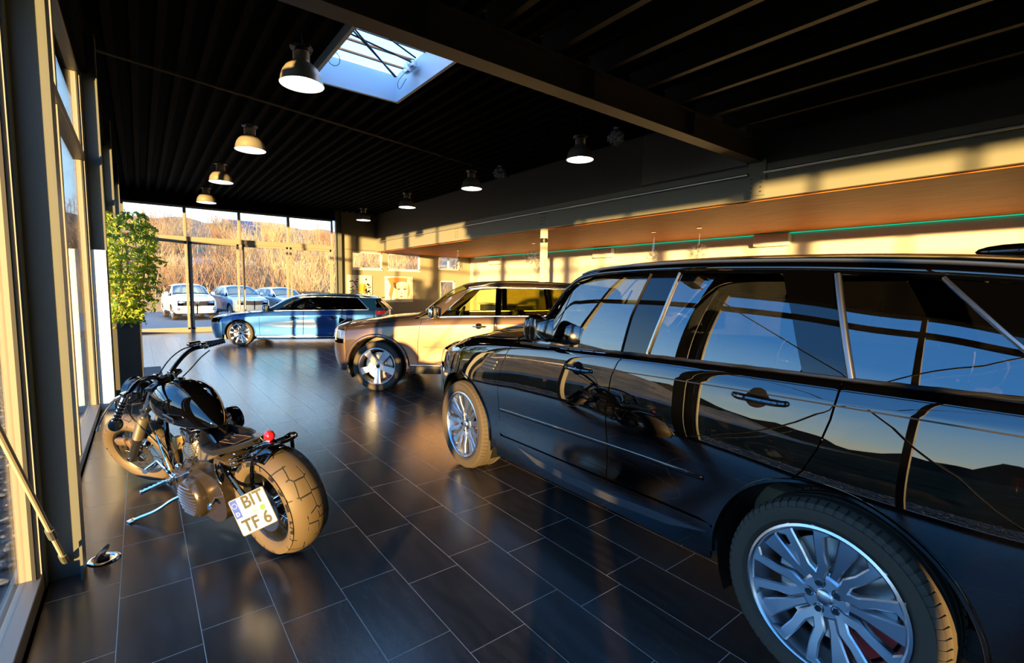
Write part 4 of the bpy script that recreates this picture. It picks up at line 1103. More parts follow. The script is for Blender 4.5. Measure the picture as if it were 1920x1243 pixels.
    panel(sh, 'rear_pillar', [(w4, A(w4)), (w5, T(w5)), (w5 + .01, zr(w5, 7) - .001)] + gx(w5 + .1, xE - .004, 5, 7, -.001) + [(xE - .004, A(xE))], S.get('dpillar') or pm, car, grid=.05)
    if S.get('chrome'):
        strip_on(sh, 'window_chrome', [(w0 - .05, A(w0) - .004)] + gx(w0 + .1, w4 + .02, 14, 6, .002), .024, S['chrome'], car)
        strip_on(sh, 'window_chrome', fpts[1:3] + gx(w1, w5, 10, 7, -.006) + [((w5 + w4) / 2 + .02, (T(w5) + A(w4)) / 2 + .02), (w4 + .03, A(w4))], .024, S['chrome'], car)
    xc, xT = S['xc'], S['xT']                       # cowl x at centre, windscreen top x at centre
    xs7, xs7t = S['xs'], S['xT0']
    panel(sh, 'windscreen', [(xc + .05, 9.0 if sh.n > 9 else sh.n - 1.0), (xc + .09, 8.2), (xs7 + .06, 7.15), (xs7t - .05, 7.15), (xT - .04, 8.2), (xT - .06, sh.n - 1.0)], gl, car, mode='t', grid=g, lift=-.003)
    n1 = sh.n - 1.0
    panel(sh, 'roof', [(xT - .055, n1), (xT - .035, 8.2), (xs7t - .045, 7.1)] + [(x, 7.02) for x in np.linspace(xs7t, xE - .004, 24)] + [(xE - .004, n1)], pm, car, mode='t', grid=.05)
    panel(sh, 'windscreen_pillar', [(xs7 - .10, 7.0), (xs7t - .03, 7.0), (xs7t - .05, 7.13), (xs7 + .05, 7.13)], S.get('pillar') or pm, car, mode='t', grid=.04)
    panel(sh, 'bonnet', [(x0 - .97, n1), (x0 - .95, 7.5), (x0 - .86, 6.03)] + [(x, 6.02) for x in np.linspace(x0 - .4, xs7 - .12, 18)] + [(xs7 - .06, 7), (xc + .02, 8), (xc, n1)], pm, car, mode='t', grid=.05)
    panel(sh, 'scuttle', [(xc + .01, n1), (xc + .03, 8.2), (xs7 - .05, 7.05), (xs7 + .045, 7.13), (xc + .085, 8.2), (xc + .045, n1)], BLKPLAS, car, mode='t', grid=.05, lift=-.004)
    # nose
    bt = S.get('bump_top', 3.0)
    panel(sh, 'front_bumper', [(x0 - .995, .25), (x0 - .004, .25), (x0, bt), (x0 - .9, bt), (x0 - .995, bt)], pm, car, mode='t', grid=.05)
    panel(sh, 'lower_bumper', [(x0 - .995, .02), (x0 - .004, .02), (x0 - .004, .24), (x0 - .995, .24)], clad if clad is not pm else BLKPLAS, car, mode='t', grid=.05)
    lx = S.get('lamp', (-.42, -.80)); lt = S.get('lamp_t', (bt + .06, 4.7))
    panel(sh, 'headlamp_bowl', [(x0 + lx[1], lt[0] + .15), (x0 + lx[0], lt[0]), (x0 + lx[0] + .05, lt[1]), (x0 + lx[1], lt[1])], mat('lamp_bowl', (.35, .37, .4), .2, metal=.9), car, mode='t', grid=.05, lift=-.035)
    panel(sh, 'headlamp', [(x0 + lx[1], lt[0] + .15), (x0 + lx[0], lt[0]), (x0 + lx[0] + .05, lt[1]), (x0 + lx[1], lt[1])], glass('lamp_cover', tint=(.95, .97, 1), ior=1.7), car, mode='t', grid=.04, lift=.003)
    gt = S.get('grille_t', (bt + .02, lt[1])); gm = mat('grille_mesh', (.02, .02, .02), .4, bump=.6, bscale=90)
    if S.get('slots'):
        n = 4; a0, a1 = x0 - .99, x0 + lx[1] - .02
        panel(sh, 'grille_surround', [(a0, gt[0]), (a1, gt[0]), (a1, gt[1]), (a0, gt[1])], pm, car, mode='t', grid=.05, lift=-.002)
        for k in range(n):
            b0 = a0 + (a1 - a0) * (k + .12) / n; b1 = a0 + (a1 - a0) * (k + .80) / n
            panel(sh, 'grille_slot', rounded([(b0, gt[0] + .2), (b1, gt[0] + .2), (b1, gt[1] - .15), (b0, gt[1] - .15)], .02), gm, car, mode='t', grid=.06, lift=.003)
            panel(sh, 'grille_slot_ring', rounded([(b0 - .01, gt[0] + .15), (b1 + .01, gt[0] + .15), (b1 + .01, gt[1] - .1), (b0 - .01, gt[1] - .1)], .02), CHROME, car, mode='t', grid=.06, lift=.001)
    else:
        panel(sh, 'grille', S.get('grille_poly') or [(x0 - .995, gt[0] - .6), (x0 + lx[1] - .06, gt[0] - .3), (x0 + lx[1] - .01, gt[1]), (x0 - .995, gt[1])], gm, car, mode='t', grid=.05, lift=.004)
    panel(sh, 'nose_panel', [(x0 - .004, bt + .02), (x0 - .004, 4.98), (x0 - .6, 5.0), (x0 - .995, 5.0), (x0 - .995, lt[1] + .02), (x0 + lx[0] + .05 if lx[0] < -.1 else x0 - .01, lt[1] + .02), (x0 + lx[0] + .02, bt + .02)], pm, car, mode='t', grid=.05)
    panel(sh, 'nose_panel', [(x0 - .004, 5.0), (x0 - .97, 5.0), (x0 - .88, 5.97), (x0 - .004, 5.97)], pm, car, mode='t', grid=.05)
    fi = mat('fog_lamp', (.5, .5, .5), .2, metal=.8)
    if S.get('fog'):
        panel(sh, 'fog_recess', rounded(S['fog'], .05), BLKPLAS, car, mode='t', grid=.05, lift=.003)
        cx = sum(p[0] for p in S['fog']) / len(S['fog']); ct = sum(p[1] for p in S['fog']) / len(S['fog']); p = sh.P(cx, ct)
        for s_ in both: MB().sphere((p[0] - .005, s_ * p[1], p[2]), .035, 14, 8).build('fog_lamp', fi, car)
    # tail
    gr = S.get('tail_glass_t', (6.2, 7.4))
    panel(sh, 'tailgate', [(xE + .05, 3.2), (xE + .995, 3.2), (xE + .995, n1), (xE + .002, n1), (xE + .002, 4.5)], pm, car, mode='t', grid=.07)
    panel(sh, 'rear_window', [(xE + .12, gr[0]), (xE + .99, gr[0]), (xE + .99, gr[1]), (xE + .12, gr[1])], gd, car, mode='t', grid=.06, lift=.004)
    panel(sh, 'rear_bumper', [(xE, .05), (xE + .995, .05), (xE + .995, 3.15), (xE, 3.15)], pm, car, mode='t', grid=.06)
    panel(sh, 'tail_lamp', [(xE + .06, 4.1), (xE + .5, 4.1), (xE + .5, 5.4), (xE + .06, 5.2)], mat('tail_lamp_red', (.10, .004, .008), .15, coat=1), car, mode='t', grid=.06, lift=.004)
    car_underside(car, x0 - .08, xE + .1, hw - .08, max(.16, zr(0, 0) - .04), arches=(0, WB), ar=ar)
    MB().box(x0 - .1, -hw + .42, .3, xc + .05, hw - .42, zr(0, 6) - .12).build('engine_bay', BLKPLAS, car)
    for sd in both:
        handle(car, sh, xB - .22, zr(xB - .22, 4) + S.get('hdz', .02), S.get('hm') or pm, sd, .20, BLKPLAS); handle(car, sh, xC - .18, zr(xC - .18, 4) + S.get('hdz', .02), S.get('hm') or pm, sd, .20, BLKPLAS)
        door_mirror(car, xA + S.get('mx', .22), rows[6][3][1] - .02, zr(xA + .25, 6) + .05, S.get('mirror') or pm, BLKPLAS, sd, .19)
    for x, s_ in ((0, 1), (0, -1), (WB, 1), (WB, -1)):
        wheel('wheel', car, (x, s_ * (hw - .13), zc), D, rim, S.get('tw', .25), S['design'], side=s_, calm=S.get('cal'), spin=S.get('spin', 0), detail=detail, spoke_m=S.get('rimm'))
    if S.get('rails'):
        for s_ in both:
            pts = [(x, s_ * (sh.P(x, 7.3)[1] + .0), sh.P(x, 7.3)[2] + (.045 if 1 < i < 10 else .0)) for i, x in enumerate(np.linspace(xT + .1, xE - .15, 12))]
            MB().tube(pts, .014, 8, smooth=1).build('roof_rail', S['rails'], car)
    interior(car, sh, xc + .12, S.get('seatx', 1.65), S.get('seatr', 2.45), hw - .22, S.get('floor', .40), zr(1.5, 6), S.get('seatm') or mat('cabin_dark', (.02, .02, .02), .6), mat('cabin_dark', (.02, .02, .02), .6))
    return car, sh

def mkrows(X, tab):
    return [[(x, v, z) for x, v, z in zip(X if len(r) < 3 else r[2], r[0], r[1])] for r in tab]

def jeep():
    X = [-.5, -.2, 0, .4, .9, 1.6, 2.3, 2.915, 3.3, 3.68]
    rows = mkrows(X, [
        ([.86, .90, .92, .93, .93, .93, .93, .93, .92, .88], [.30, .27, .27, .27, .28, .28, .29, .31, .34, .40]),
        ([.90, .95, .96, .95, .945, .945, .945, .955, .95, .91], [.44, .40, .40, .40, .40, .40, .41, .42, .44, .50]),
        ([.92, .965, .97, .955, .945, .943, .948, .965, .96, .925], [.62] * 10),
        ([.915, .965, .972, .96, .955, .955, .958, .97, .963, .93], [.80, .82, .82, .82, .82, .83, .84, .85, .85, .85]),
        ([.885, .935, .95, .955, .955, .955, .955, .955, .94, .90], [.93, .96, .985, 1.01, 1.03, 1.05, 1.06, 1.07, 1.08, 1.08]),
        ([.83, .885, .905, .92, .925, .925, .925, .92, .905, .86], [.985, 1.02, 1.045, 1.08, 1.12, 1.145, 1.16, 1.18, 1.19, 1.2]),
        ([.77, .83, .855, .88, .895, .897, .897, .89, .875, .83], [1.0, 1.045, 1.07, 1.11, 1.155, 1.18, 1.195, 1.215, 1.225, 1.23]),
        ([.72, .80, .83, .84, .84, .81, .77, .745, .735, .725, .715, .70, .67], [1.02, 1.075, 1.11, 1.13, 1.165, 1.31, 1.50, 1.60, 1.63, 1.63, 1.615, 1.59, 1.55], [-.5, -.2, .1, .4, .62, .86, 1.15, 1.42, 1.7, 2.2, 2.9, 3.3, 3.68]),
        ([.45, .5, .5, .5, .5, .49, .46, .44, .43, .42, .41, .40, .38], [1.05, 1.10, 1.14, 1.17, 1.20, 1.36, 1.57, 1.67, 1.71, 1.725, 1.70, 1.67, 1.63], [-.5, -.2, .1, .4, .56, .78, 1.08, 1.34, 1.65, 2.2, 2.9, 3.3, 3.68]),
        ([0] * 13, [1.055, 1.11, 1.15, 1.18, 1.205, 1.38, 1.60, 1.70, 1.73, 1.745, 1.72, 1.69, 1.65], [-.5, -.2, .1, .4, .52, .74, 1.04, 1.30, 1.62, 2.2, 2.9, 3.3, 3.68])])
    silv = mat('satin_chrome', (.72, .70, .68), .18, metal=1.0)
    pm = paint('bronze_metallic', (.115, .076, .054), .38, metal=.8, spec=.3)
    S = dict(WB=2.915, zc=.385, ar=.455, D=.77, rim=.283, hw=.955, rows=rows, x0=-.5, xE=3.68, fb=[.26, .34, .38, .38, .36, .34, .3, .3, .3, .3], fdz=[.0, 0, 0, 0, -.02, -.03, 0, 0, 0, 0],
             rb=[.22, .26, .26, .25, .22, .20, .19, .12, .08, .06], rdz=[0] * 10, xA=.64, xB=1.80, xC=2.72, sill_top=.43, win=(.96, 1.40, 1.86, 2.62, 3.45, 3.30, 3.5), xc=.56, xT=1.28, xs=.66, xT0=1.40,
             clad=BLKPLAS, lipw=.055, lipt=.022, chrome=silv, pillar=pm, slots=True, bump_top=2.6, lamp=(-.08, -.70), lamp_t=(3.0, 4.4), design='star', cal=REDCAL, rimm=mat('bright_alloy', (.50, .51, .54), .3, metal=.9), spin=.63, hm=silv, mirror=mat('mirror_chrome', (.72, .72, .75), .12, metal=1.0), rails=silv, tw=.26, seatm=mat('seat_black', (.03, .03, .03), .5), grid=.03,
             gl=glass('cabin_glass_tint', tint=(.75, .80, .50), ior=1.6), gd=glass('cabin_glass_amber', tint=(.42, .38, .10), ior=1.6), hdz=-.02, mx=.24)
    car, sh = build_car('bronze_suv', (2.83, 7.04), -50, 'bronze metallic SUV with five-spoke alloy wheels parked between the black and blue cars', pm, S)
    strip_on(sh, 'sill_chrome', [(x, .415) for x in np.linspace(.52, 2.40, 20)], .022, silv, car, lift=.004)
    bp = bpy.data.objects.new  # door script lettering sits low on the front door
    t = text_mesh('OVERLAND', .035, silv, 'door_lettering', car, Matrix.Translation((1.18, -.963, .655)) @ Matrix.Rotation(PI / 2, 4, 'X'), .001, 1.3)
    strip_on(sh, 'door_crease', [(x, .70) for x in np.linspace(.72, 2.45, 20)], .010, pm, car, lift=.001, th=.004)
    for y0 in (.3, -.3): MB().tube([(.56, y0, 1.225), (.80, y0 - .2, 1.33), (1.0, y0 - .3, 1.47)], .009, 6).build('wiper', BLKPLAS, car)
    return car
jeep()

def estate():
    X = [-.45, -.2, 0, .4, .9, 1.6, 2.3, 2.82, 3.2, 3.6]
    rows = mkrows(X, [
        ([.82, .86, .87, .87, .87, .87, .87, .87, .86, .82], [.20, .18, .17, .17, .17, .17, .18, .19, .22, .28]),
        ([.86, .90, .91, .895, .89, .89, .89, .90, .90, .86], [.34, .30, .29, .28, .28, .28, .28, .30, .34, .42]),
        ([.87, .915, .92, .90, .89, .885, .89, .915, .91, .87], [.50] * 10),
        ([.865, .91, .92, .91, .905, .903, .905, .92, .912, .875], [.64, .66, .66, .66, .66, .66, .67, .68, .69, .70]),
        ([.835, .885, .905, .91, .912, .912, .912, .915, .90, .86], [.72, .75, .77, .79, .80, .815, .83, .84, .85, .85]),
        ([.78, .835, .86, .88, .885, .885, .885, .88, .865, .82], [.77, .81, .84, .88, .90, .91, .925, .935, .94, .94]),
        ([.72, .79, .82, .85, .868, .87, .87, .86, .84, .79], [.785, .83, .86, .905, .945, .96, .97, .98, .985, .985]),
        ([.66, .75, .79, .80, .80, .77, .70, .655, .64, .63, .62, .60, .58], [.80, .85, .88, .90, .93, 1.04, 1.20, 1.295, 1.33, 1.34, 1.33, 1.30, 1.26], [-.45, -.2, .1, .4, .56, .80, 1.12, 1.42, 1.7, 2.2, 2.8, 3.2, 3.6]),
        ([.42, .46, .47, .48, .48, .46, .43, .41, .40, .40, .39, .38, .36], [.83, .88, .91, .935, .96, 1.08, 1.26, 1.35, 1.385, 1.40, 1.385, 1.355, 1.31], [-.45, -.2, .1, .4, .50, .74, 1.04, 1.34, 1.65, 2.2, 2.8, 3.2, 3.6]),
        ([0] * 13, [.835, .885, .92, .945, .965, 1.09, 1.28, 1.37, 1.405, 1.425, 1.41, 1.38, 1.335], [-.45, -.2, .1, .4, .46, .70, 1.0, 1.30, 1.62, 2.2, 2.8, 3.2, 3.6])])
    pm = paint('navy_metallic', (.004, .034, .15), .40, metal=.75, spec=.3)
    sc = mat('satin_chrome', (.72, .70, .68), .18, metal=1.0)
    S = dict(WB=2.82, zc=.335, ar=.375, D=.67, rim=.262, hw=.905, rows=rows, x0=-.45, xE=3.45, fb=[.38, .44, .47, .47, .44, .42, .4, .4, .4, .4], fdz=[0, 0, 0, 0, -.03, -.04, 0, 0, 0, 0],
             rb=[.34, .40, .40, .40, .40, .40, .38, .06, .02, .0], rdz=[0] * 10, xA=.50, xB=1.60, xC=2.56, sill_top=.30, win=(.92, 1.42, 1.66, 2.44, 3.28, 2.98, 3.1), xc=.48, xT=1.28, xs=.56, xT0=1.40,
             lipw=.02, chrome=sc, pillar=pm, bump_top=2.9, lamp=(-.10, -.60), lamp_t=(3.3, 4.5), design='twin', cal=mat('orange_caliper', (.8, .12, .02), .4), spin=.1, rimm=mat('bright_alloy', (.50, .51, .54), .3, metal=.9), hm=pm, rails=sc, tw=.24, grid=.035, floor=.28, seatx=1.62, seatr=2.4, hdz=-.06,
             gl=glass('cabin_glass_clear'), gd=glass('cabin_glass_privacy'), mx=.18)
    car, sh = build_car('blue_estate_car', (2.03, 14.40), -61, 'dark blue estate car with bronze-lit multi-spoke wheels before the far window', pm, S)
    strip_on(sh, 'sill_chrome', [(x, .245) for x in np.linspace(.42, 2.40, 16)], .02, sc, car, lift=.004)
    MB().box(3.30, -.52, 1.30, 3.62, .52, 1.325).build('roof_spoiler', pm, car)
estate()
# ------------------------------------------------------------------ motorcycle
def moto_tyre_mat(name, col, scale):
    m, nt, b = _bsdf(name); N = nt.nodes.new; L = nt.links.new
    b.inputs['Roughness'].default_value = .6
    tc = N('ShaderNodeTexCoord'); sp = N('ShaderNodeSeparateXYZ'); L(tc.outputs['Object'], sp.inputs[0])
    def M(op, a, b_=None):
        n = N('ShaderNodeMath'); n.operation = op
        for i, v in enumerate((a, b_)):
            if v is None: continue
            if isinstance(v, (int, float)): n.inputs[i].default_value = v
            else: L(v, n.inputs[i])
        return n.outputs[0]
    ang = M('ARCTAN2', sp.outputs['Z'], sp.outputs['X'])
    r = M('SQRT', M('ADD', M('MULTIPLY', sp.outputs['Z'], sp.outputs['Z']), M('MULTIPLY', sp.outputs['X'], sp.outputs['X'])))
    cb = N('ShaderNodeCombineXYZ'); L(M('MULTIPLY', ang, .33 * scale), cb.inputs[0]); L(M('MULTIPLY', sp.outputs['Y'], scale * 1.5), cb.inputs[1])
    vo = N('ShaderNodeTexVoronoi'); vo.feature = 'DISTANCE_TO_EDGE'; vo.inputs['Scale'].default_value = 1.0; vo.inputs['Randomness'].default_value = .35
    L(cb.outputs[0], vo.inputs['Vector'])
    mr = N('ShaderNodeMapRange'); mr.inputs['From Min'].default_value = .025; mr.inputs['From Max'].default_value = .045; L(vo.outputs['Distance'], mr.inputs['Value'])
    tr = N('ShaderNodeMath'); tr.operation = 'LESS_THAN'; L(r, tr.inputs[0]); tr.inputs[1].default_value = .262
    wv = N('ShaderNodeTexNoise'); wv.inputs['Scale'].default_value = .55; L(cb.outputs[0], wv.inputs['Vector'])
    keep = M('GREATER_THAN', wv.outputs['Fac'], .54)
    g = M('MAXIMUM', M('MAXIMUM', mr.outputs[0], keep), tr.outputs[0])
    mx = N('ShaderNodeMix'); mx.data_type = 'RGBA'; L(g, mx.inputs['Factor']); mx.inputs['A'].default_value = (.004, .004, .004, 1); mx.inputs['B'].default_value = (*col, 1)
    L(mx.outputs['Result'], b.inputs['Base Color'])
    bp = N('ShaderNodeBump'); bp.inputs['Strength'].default_value = .9; bp.inputs['Distance'].default_value = .004; L(g, bp.inputs['Height']); L(bp.outputs[0], b.inputs['Normal'])
    return m
def build_bike():
    bike = empty('motorcycle', (.66, 3.07, 0)); bike.rotation_euler = (R(-8.5), 0, R(111))
    tag(bike, 'black custom bobber motorcycle leaning on its side stand beside the glass wall', 'motorcycle')
    BP = paint('motorcycle_black', (.0008, .0008, .001), .3, cior=1.8)
    BLK = mat('satin_black_metal', (.012, .012, .013), .32, coat=.3)
    ENG = mat('engine_case_bronze', (.16, .13, .10), .3, metal=.9)
    CYL = mat('cylinder_alloy', (.52, .47, .38), .35, metal=.85)
    TYR = moto_tyre_mat('rear_tread_rubber', (.085, .061, .034), 9.5); TYF = moto_tyre_mat('front_tread_rubber', (.085, .061, .036), 14)
    def add(name, mb, m, par=bike, sharp=35, bevel=0): return mb.build(name, m, par, sharp=sharp, bevel=bevel)
    M = Matrix.Rotation(-PI / 2, 4, 'X')
    # -- rear wheel
    rc = Vector((0, 0, .325)); Rr = .325; hw = .122
    rw = empty('rear_wheel', rc, 0, bike)
    prof = [(.215, -hw * .74), (.225, -hw * .88), (.255, -hw), (.285, -hw * .97)] + [(Rr - .052 * abs(c) ** 2.3, hw * c * .97) for c in np.linspace(-.93, .93, 17)] + [(.285, hw * .97), (.255, hw), (.225, hw * .88), (.215, hw * .74)]
    add('tyre', MB().lathe(prof, 80, M), TYR, rw, 60)
    add('rim', MB().lathe([(.218, hw * .70), (.224, hw * .78), (.216, hw * .82), (.206, hw * .72), (.198, hw * .3), (.196, -hw * .3), (.206, -hw * .72), (.216, -hw * .82), (.224, -hw * .78), (.218, -hw * .70)], 64, M), BLK, rw)
    add('hub', MB().lathe([(.012, .10), (.045, .10), (.05, .085), (.034, .06), (.034, -.06), (.05, -.085), (.045, -.10), (.012, -.10)], 32, M), CHROME, rw)
    for k in range(28):
        a = 2 * PI * k / 28; a2 = a + (.42 if k % 2 else -.42); s_ = 1 if (k // 2) % 2 else -1
        add('wire_spoke', MB().cyl((.045 * math.cos(a), s_ * .08, .045 * math.sin(a)), (.202 * math.cos(a2), s_ * .02, .202 * math.sin(a2)), .0022, n=5), CHROME, rw)
    add('drive_pulley', MB().lathe([(.05, -.118), (.118, -.118), (.124, -.105), (.124, -.098), (.05, -.098)], 48, M), BLK, rw)
    add('brake_disc', MB().lathe([(.09, .112), (.145, .112), (.145, .106), (.09, .106)], 48, M), DISCM, rw)
    # -- front end, turned to the left about the raked steering axis
    p0 = Vector((1.30, 0, .80)); ax = Vector((-.655, 0, .755)).normalized()
    ST = Matrix.Translation(p0) @ Matrix.Rotation(R(24), 4, ax) @ Matrix.Translation(-p0)
    def smb(): b_ = MB(); b_.X = ST; return b_
    fc = Vector((1.775, 0, .318)); Rf = .318; hf = .068
    fwl = empty('front_wheel', (0, 0, 0), 0, bike); fwl.matrix_local = ST @ Matrix.Translation(fc)
    prof = [(.212, -hf * .62), (.222, -hf * .8), (.25, -hf), (.275, -hf * 1.0)] + [(Rf - .040 * abs(c) ** 2.2, hf * c) for c in np.linspace(-.95, .95, 15)] + [(.275, hf), (.25, hf), (.222, hf * .8), (.212, hf * .62)]
    add('tyre', MB().lathe(prof, 72, M), TYF, fwl, 60)
    add('rim', MB().lathe([(.215, hf * .58), (.220, hf * .70), (.212, hf * .74), (.200, hf * .6), (.194, 0), (.200, -hf * .6), (.212, -hf * .74), (.220, -hf * .70), (.215, -hf * .58)], 64, M), BLK, fwl)
    add('hub', MB().lathe([(.01, .06), (.03, .06), (.036, .05), (.024, .03), (.024, -.03), (.036, -.05), (.03, -.06), (.01, -.06)], 28, M), CHROME, fwl)
    for k in range(28):
        a = 2 * PI * k / 28; a2 = a + (.40 if k % 2 else -.40); s_ = 1 if (k // 2) % 2 else -1
        add('wire_spoke', MB().cyl((.033 * math.cos(a), s_ * .045, .033 * math.sin(a)), (.20 * math.cos(a2), s_ * .01, .20 * math.sin(a2)), .0022, n=5), CHROME, fwl)
    dm = MB(); disc = [(.145 * math.cos(t), .145 * math.sin(t)) for t in np.linspace(0, 2 * PI, 49)[:-1]]
    inner = [(.085 * math.cos(t), .085 * math.sin(t)) for t in np.linspace(0, 2 * PI, 37)[:-1]]
    holes = [inner] + [[(.115 * math.cos(a) + .012 * math.cos(t), .115 * math.sin(a) + .012 * math.sin(t)) for t in np.linspace(0, 2 * PI, 9)[:-1]] for a in np.linspace(0, 2 * PI, 11)[:-1]]
    dm.plate(disc, .062, .067, 'y', holes); add('brake_disc', dm, mat('front_disc_brass', (.75, .58, .30), .3, metal=1.0), fwl, 30)
    dc = MB()
    for k in range(5):
        a = 2 * PI * k / 5; dc.cyl((.03 * math.cos(a), .064, .03 * math.sin(a)), (.095 * math.cos(a + .3), .064, .095 * math.sin(a + .3)), .007, n=6)
    add('disc_carrier', dc, CHROME, fwl)
    ft = Vector((1.17, 0, .955)); fb_ = fc
    for s_ in (1, -1):
        y = s_ * .098; d = (fc - ft); at = lambda k: Vector((ft.x + d.x * k, y, ft.z + d.z * k))
        fk = empty('fork_leg', (0, 0, 0), 0, bike)
        add('fork_tube', smb().cyl(at(0), at(.55), .021, n=16), CHROME, fk)
        add('fork_slider', smb().cyl(at(.52), at(1.04), .031, .029, n=18), BLK, fk)
        g = smb(); n = 15; pts = []; rr = []
        for k in range(n * 2 + 1): pts.append(at(.40 + .30 * k / (2 * n))); rr.append(.040 if k % 2 else .033)
        g.tube(pts, rr, 18); add('fork_gaiter', g, mat('gaiter_rubber', (.05, .043, .034), .5), fk, 60)
        add('axle_cap', smb().cyl((fc.x, y, fc.z), (fc.x, y + s_ * .04, fc.z), .014, n=10), CHROME, fk)
    yk = smb()
    for k in (.02, .30):
        c = ft + (fc - ft) * k; yk.bbox(c.x, 0, c.z, .07, .26, .035, .012)
    add('fork_yoke', yk, BLK)
    cal = smb(); cal.bbox(1.80, .085, .46, .10, .045, .06, .015).bbox(1.72, .085, .43, .05, .05, .09, .015); add('front_caliper', cal, mat('caliper_bronze', (.30, .20, .12), .35, metal=.7))
    # headlamp
    hl = empty('headlamp', (0, 0, 0), 0, bike)
    H = Matrix.Translation((1.50, .04, .835)) @ Matrix.Rotation(R(24), 4, 'Z')
    b_ = MB(); b_.X = H; b_.lathe([(0, -.105), (.03, -.10), (.06, -.083), (.083, -.055), (.096, -.018), (.100, .02), (.101, .035), (.106, .042), (.104, .055), (.09, .058)], 36, Matrix.Rotation(PI / 2, 4, 'Y')); add('lamp_bowl', b_, BP, hl, 50)
    b_ = MB(); b_.X = H; b_.lathe([(.085, .055), (.06, .07), (.03, .077), (0, .079)], 30, Matrix.Rotation(PI / 2, 4, 'Y')); add('lamp_glass', b_, mat('lamp_lens', (.6, .62, .65), .05, coat=1, metal=.3), hl)
    b_ = MB(); b_.X = H; b_.cyl((-.05, 0, -.05), (-.22, -.02, -.06), .013, n=8); add('lamp_bracket', b_, CHROME, hl)
    # handlebar (placed from the bar's measured positions)
    hb = empty('handlebar', (0, 0, 0), 0, bike)
    Lb = [(1.155, .045, .965), (1.14, .06, .99), (1.08, .16, 1.01), (1.02, .24, .99), (.98, .30, .95)]
    Rb = [(1.19, -.045, .965), (1.20, -.07, 1.0), (1.235, -.17, 1.07), (1.245, -.25, 1.105), (1.225, -.31, 1.105)]
    pts = [Vector(p) for p in Lb[::-1] + Rb]
    add('bar_tube', MB().tube(pts, .0155, 12, smooth=2), BP, hb)
    gl, gr = (Vector((.98, .30, .95)), Vector((1.02, .375, .80))), (Vector((1.225, -.31, 1.105)), Vector((1.165, -.445, 1.125)))
    for a, b in (gl, gr):
        d = (b - a); g = MB(); pts = []; rr = []
        for k in range(13): pts.append(a + d * (.22 + .78 * k / 12)); rr.append(.021 if k % 2 == 0 else .0165)
        g.tube(pts, rr, 14); gp = add('grip', g, BLACKRUB, hb, 60)
        rg = MB()
        for k in range(6):
            c = a + d * (.22 + .78 * (k * 2 + .5 + .5) / 12); dd = d.normalized(); rg.cyl(c - dd * .003, c + dd * .003, .0228, n=14)
        add('grip_ring', rg, CHROME, gp)
        add('switch_housing', MB().cyl(a + d * .02, a + d * .21, .023, n=14).bbox(a.x, a.y, a.z + .012, .06, .05, .035, .01), CHROME, hb)
    # levers
    def lever(pts, name='brake_lever'): add(name, MB().tube(pts, [.012, .010, .009, .008, .007, .010], 8, smooth=2), CHROME, hb)
    lever([(1.02, .30, .955), (1.08, .325, .93), (1.16, .35, .87), (1.23, .37, .80), (1.29, .385, .73), (1.31, .39, .70)], 'clutch_lever')
    lever([(1.26, -.30, 1.12), (1.30, -.34, 1.115), (1.30, -.39, 1.115), (1.28, -.43, 1.115), (1.26, -.46, 1.12), (1.255, -.48, 1.12)])
    add('master_cylinder', MB().bbox(1.265, -.27, 1.135, .05, .09, .03, .01), CHROME, hb)
    rs = MB()
    for y in (.045, -.045): rs.bbox(1.175, y, .965, .05, .035, .075, .012)
    add('bar_riser', rs, CHROME, hb)
    def cable(pts, r=.0045, m=BLKPLAS): add('control_cable', MB().tube(pts, r, 7, smooth=3), m)
    cable([(1.235, -.25, 1.12), (1.20, -.16, 1.13), (1.22, -.05, 1.06), (1.32, .03, .88), (1.36, .09, .70), (1.30, .10, .58), (1.10, .12, .50), (.95, .13, .42)])
    cable([(1.20, -.34, 1.07), (1.18, -.26, 1.04), (1.14, -.16, .98), (1.12, -.05, .92)])
    cable([(1.0, .29, .93), (1.15, .26, .86), (1.30, .20, .72), (1.20, .16, .60), (1.05, .15, .52), (1.0, .14, .40)])
    cable([(1.04, .28, .94), (1.18, .20, 1.0), (1.25, .08, .95), (1.30, .0, .86)])
    cable([(.80, .14, .60), (.86, .19, .48), (.80, .19, .42), (.74, .15, .50)], .004)
    # mirror hanging below the left grip
    mr = empty('bar_end_mirror', (0, 0, 0), 0, bike)
    add('mirror_stem', MB().tube([(1.02, .33, .90), (1.06, .34, .85), (1.10, .34, .80)], .005, 7), CHROME, mr)
    add('mirror_head', MB().sphere((1.12, .345, .755), 1, 18, 10, sc=(.012, .042, .045)), mat('mirror_teal', (.05, .12, .13), .15, coat=1), mr)
    # -- tank
    def loft(secs, n=20):
        """secs: (x, z_bottom, z_top, half width, squareness, z of widest)"""
        vs = []; fs = []
        for (x, zb, zt, w, sq, zw) in secs:
            for k in range(n):
                a = 2 * PI * k / n; c, s_ = math.cos(a), math.sin(a)
                yy = w * math.copysign(abs(c) ** sq, c); zz = zw + (zt - zw) * abs(s_) ** .9 if s_ > 0 else zw - (zw - zb) * abs(s_) ** .6
                vs.append((x, yy, zz))
        m = len(secs)
        for i in range(m - 1):
            for k in range(n): fs.append((i * n + k, i * n + (k + 1) % n, (i + 1) * n + (k + 1) % n, (i + 1) * n + k))
        fs += [tuple(range(n)), tuple(range((m - 1) * n, m * n))]
        return MB().add(vs, fs)
    tk = empty('fuel_tank', (0, 0, 0), 0, bike)
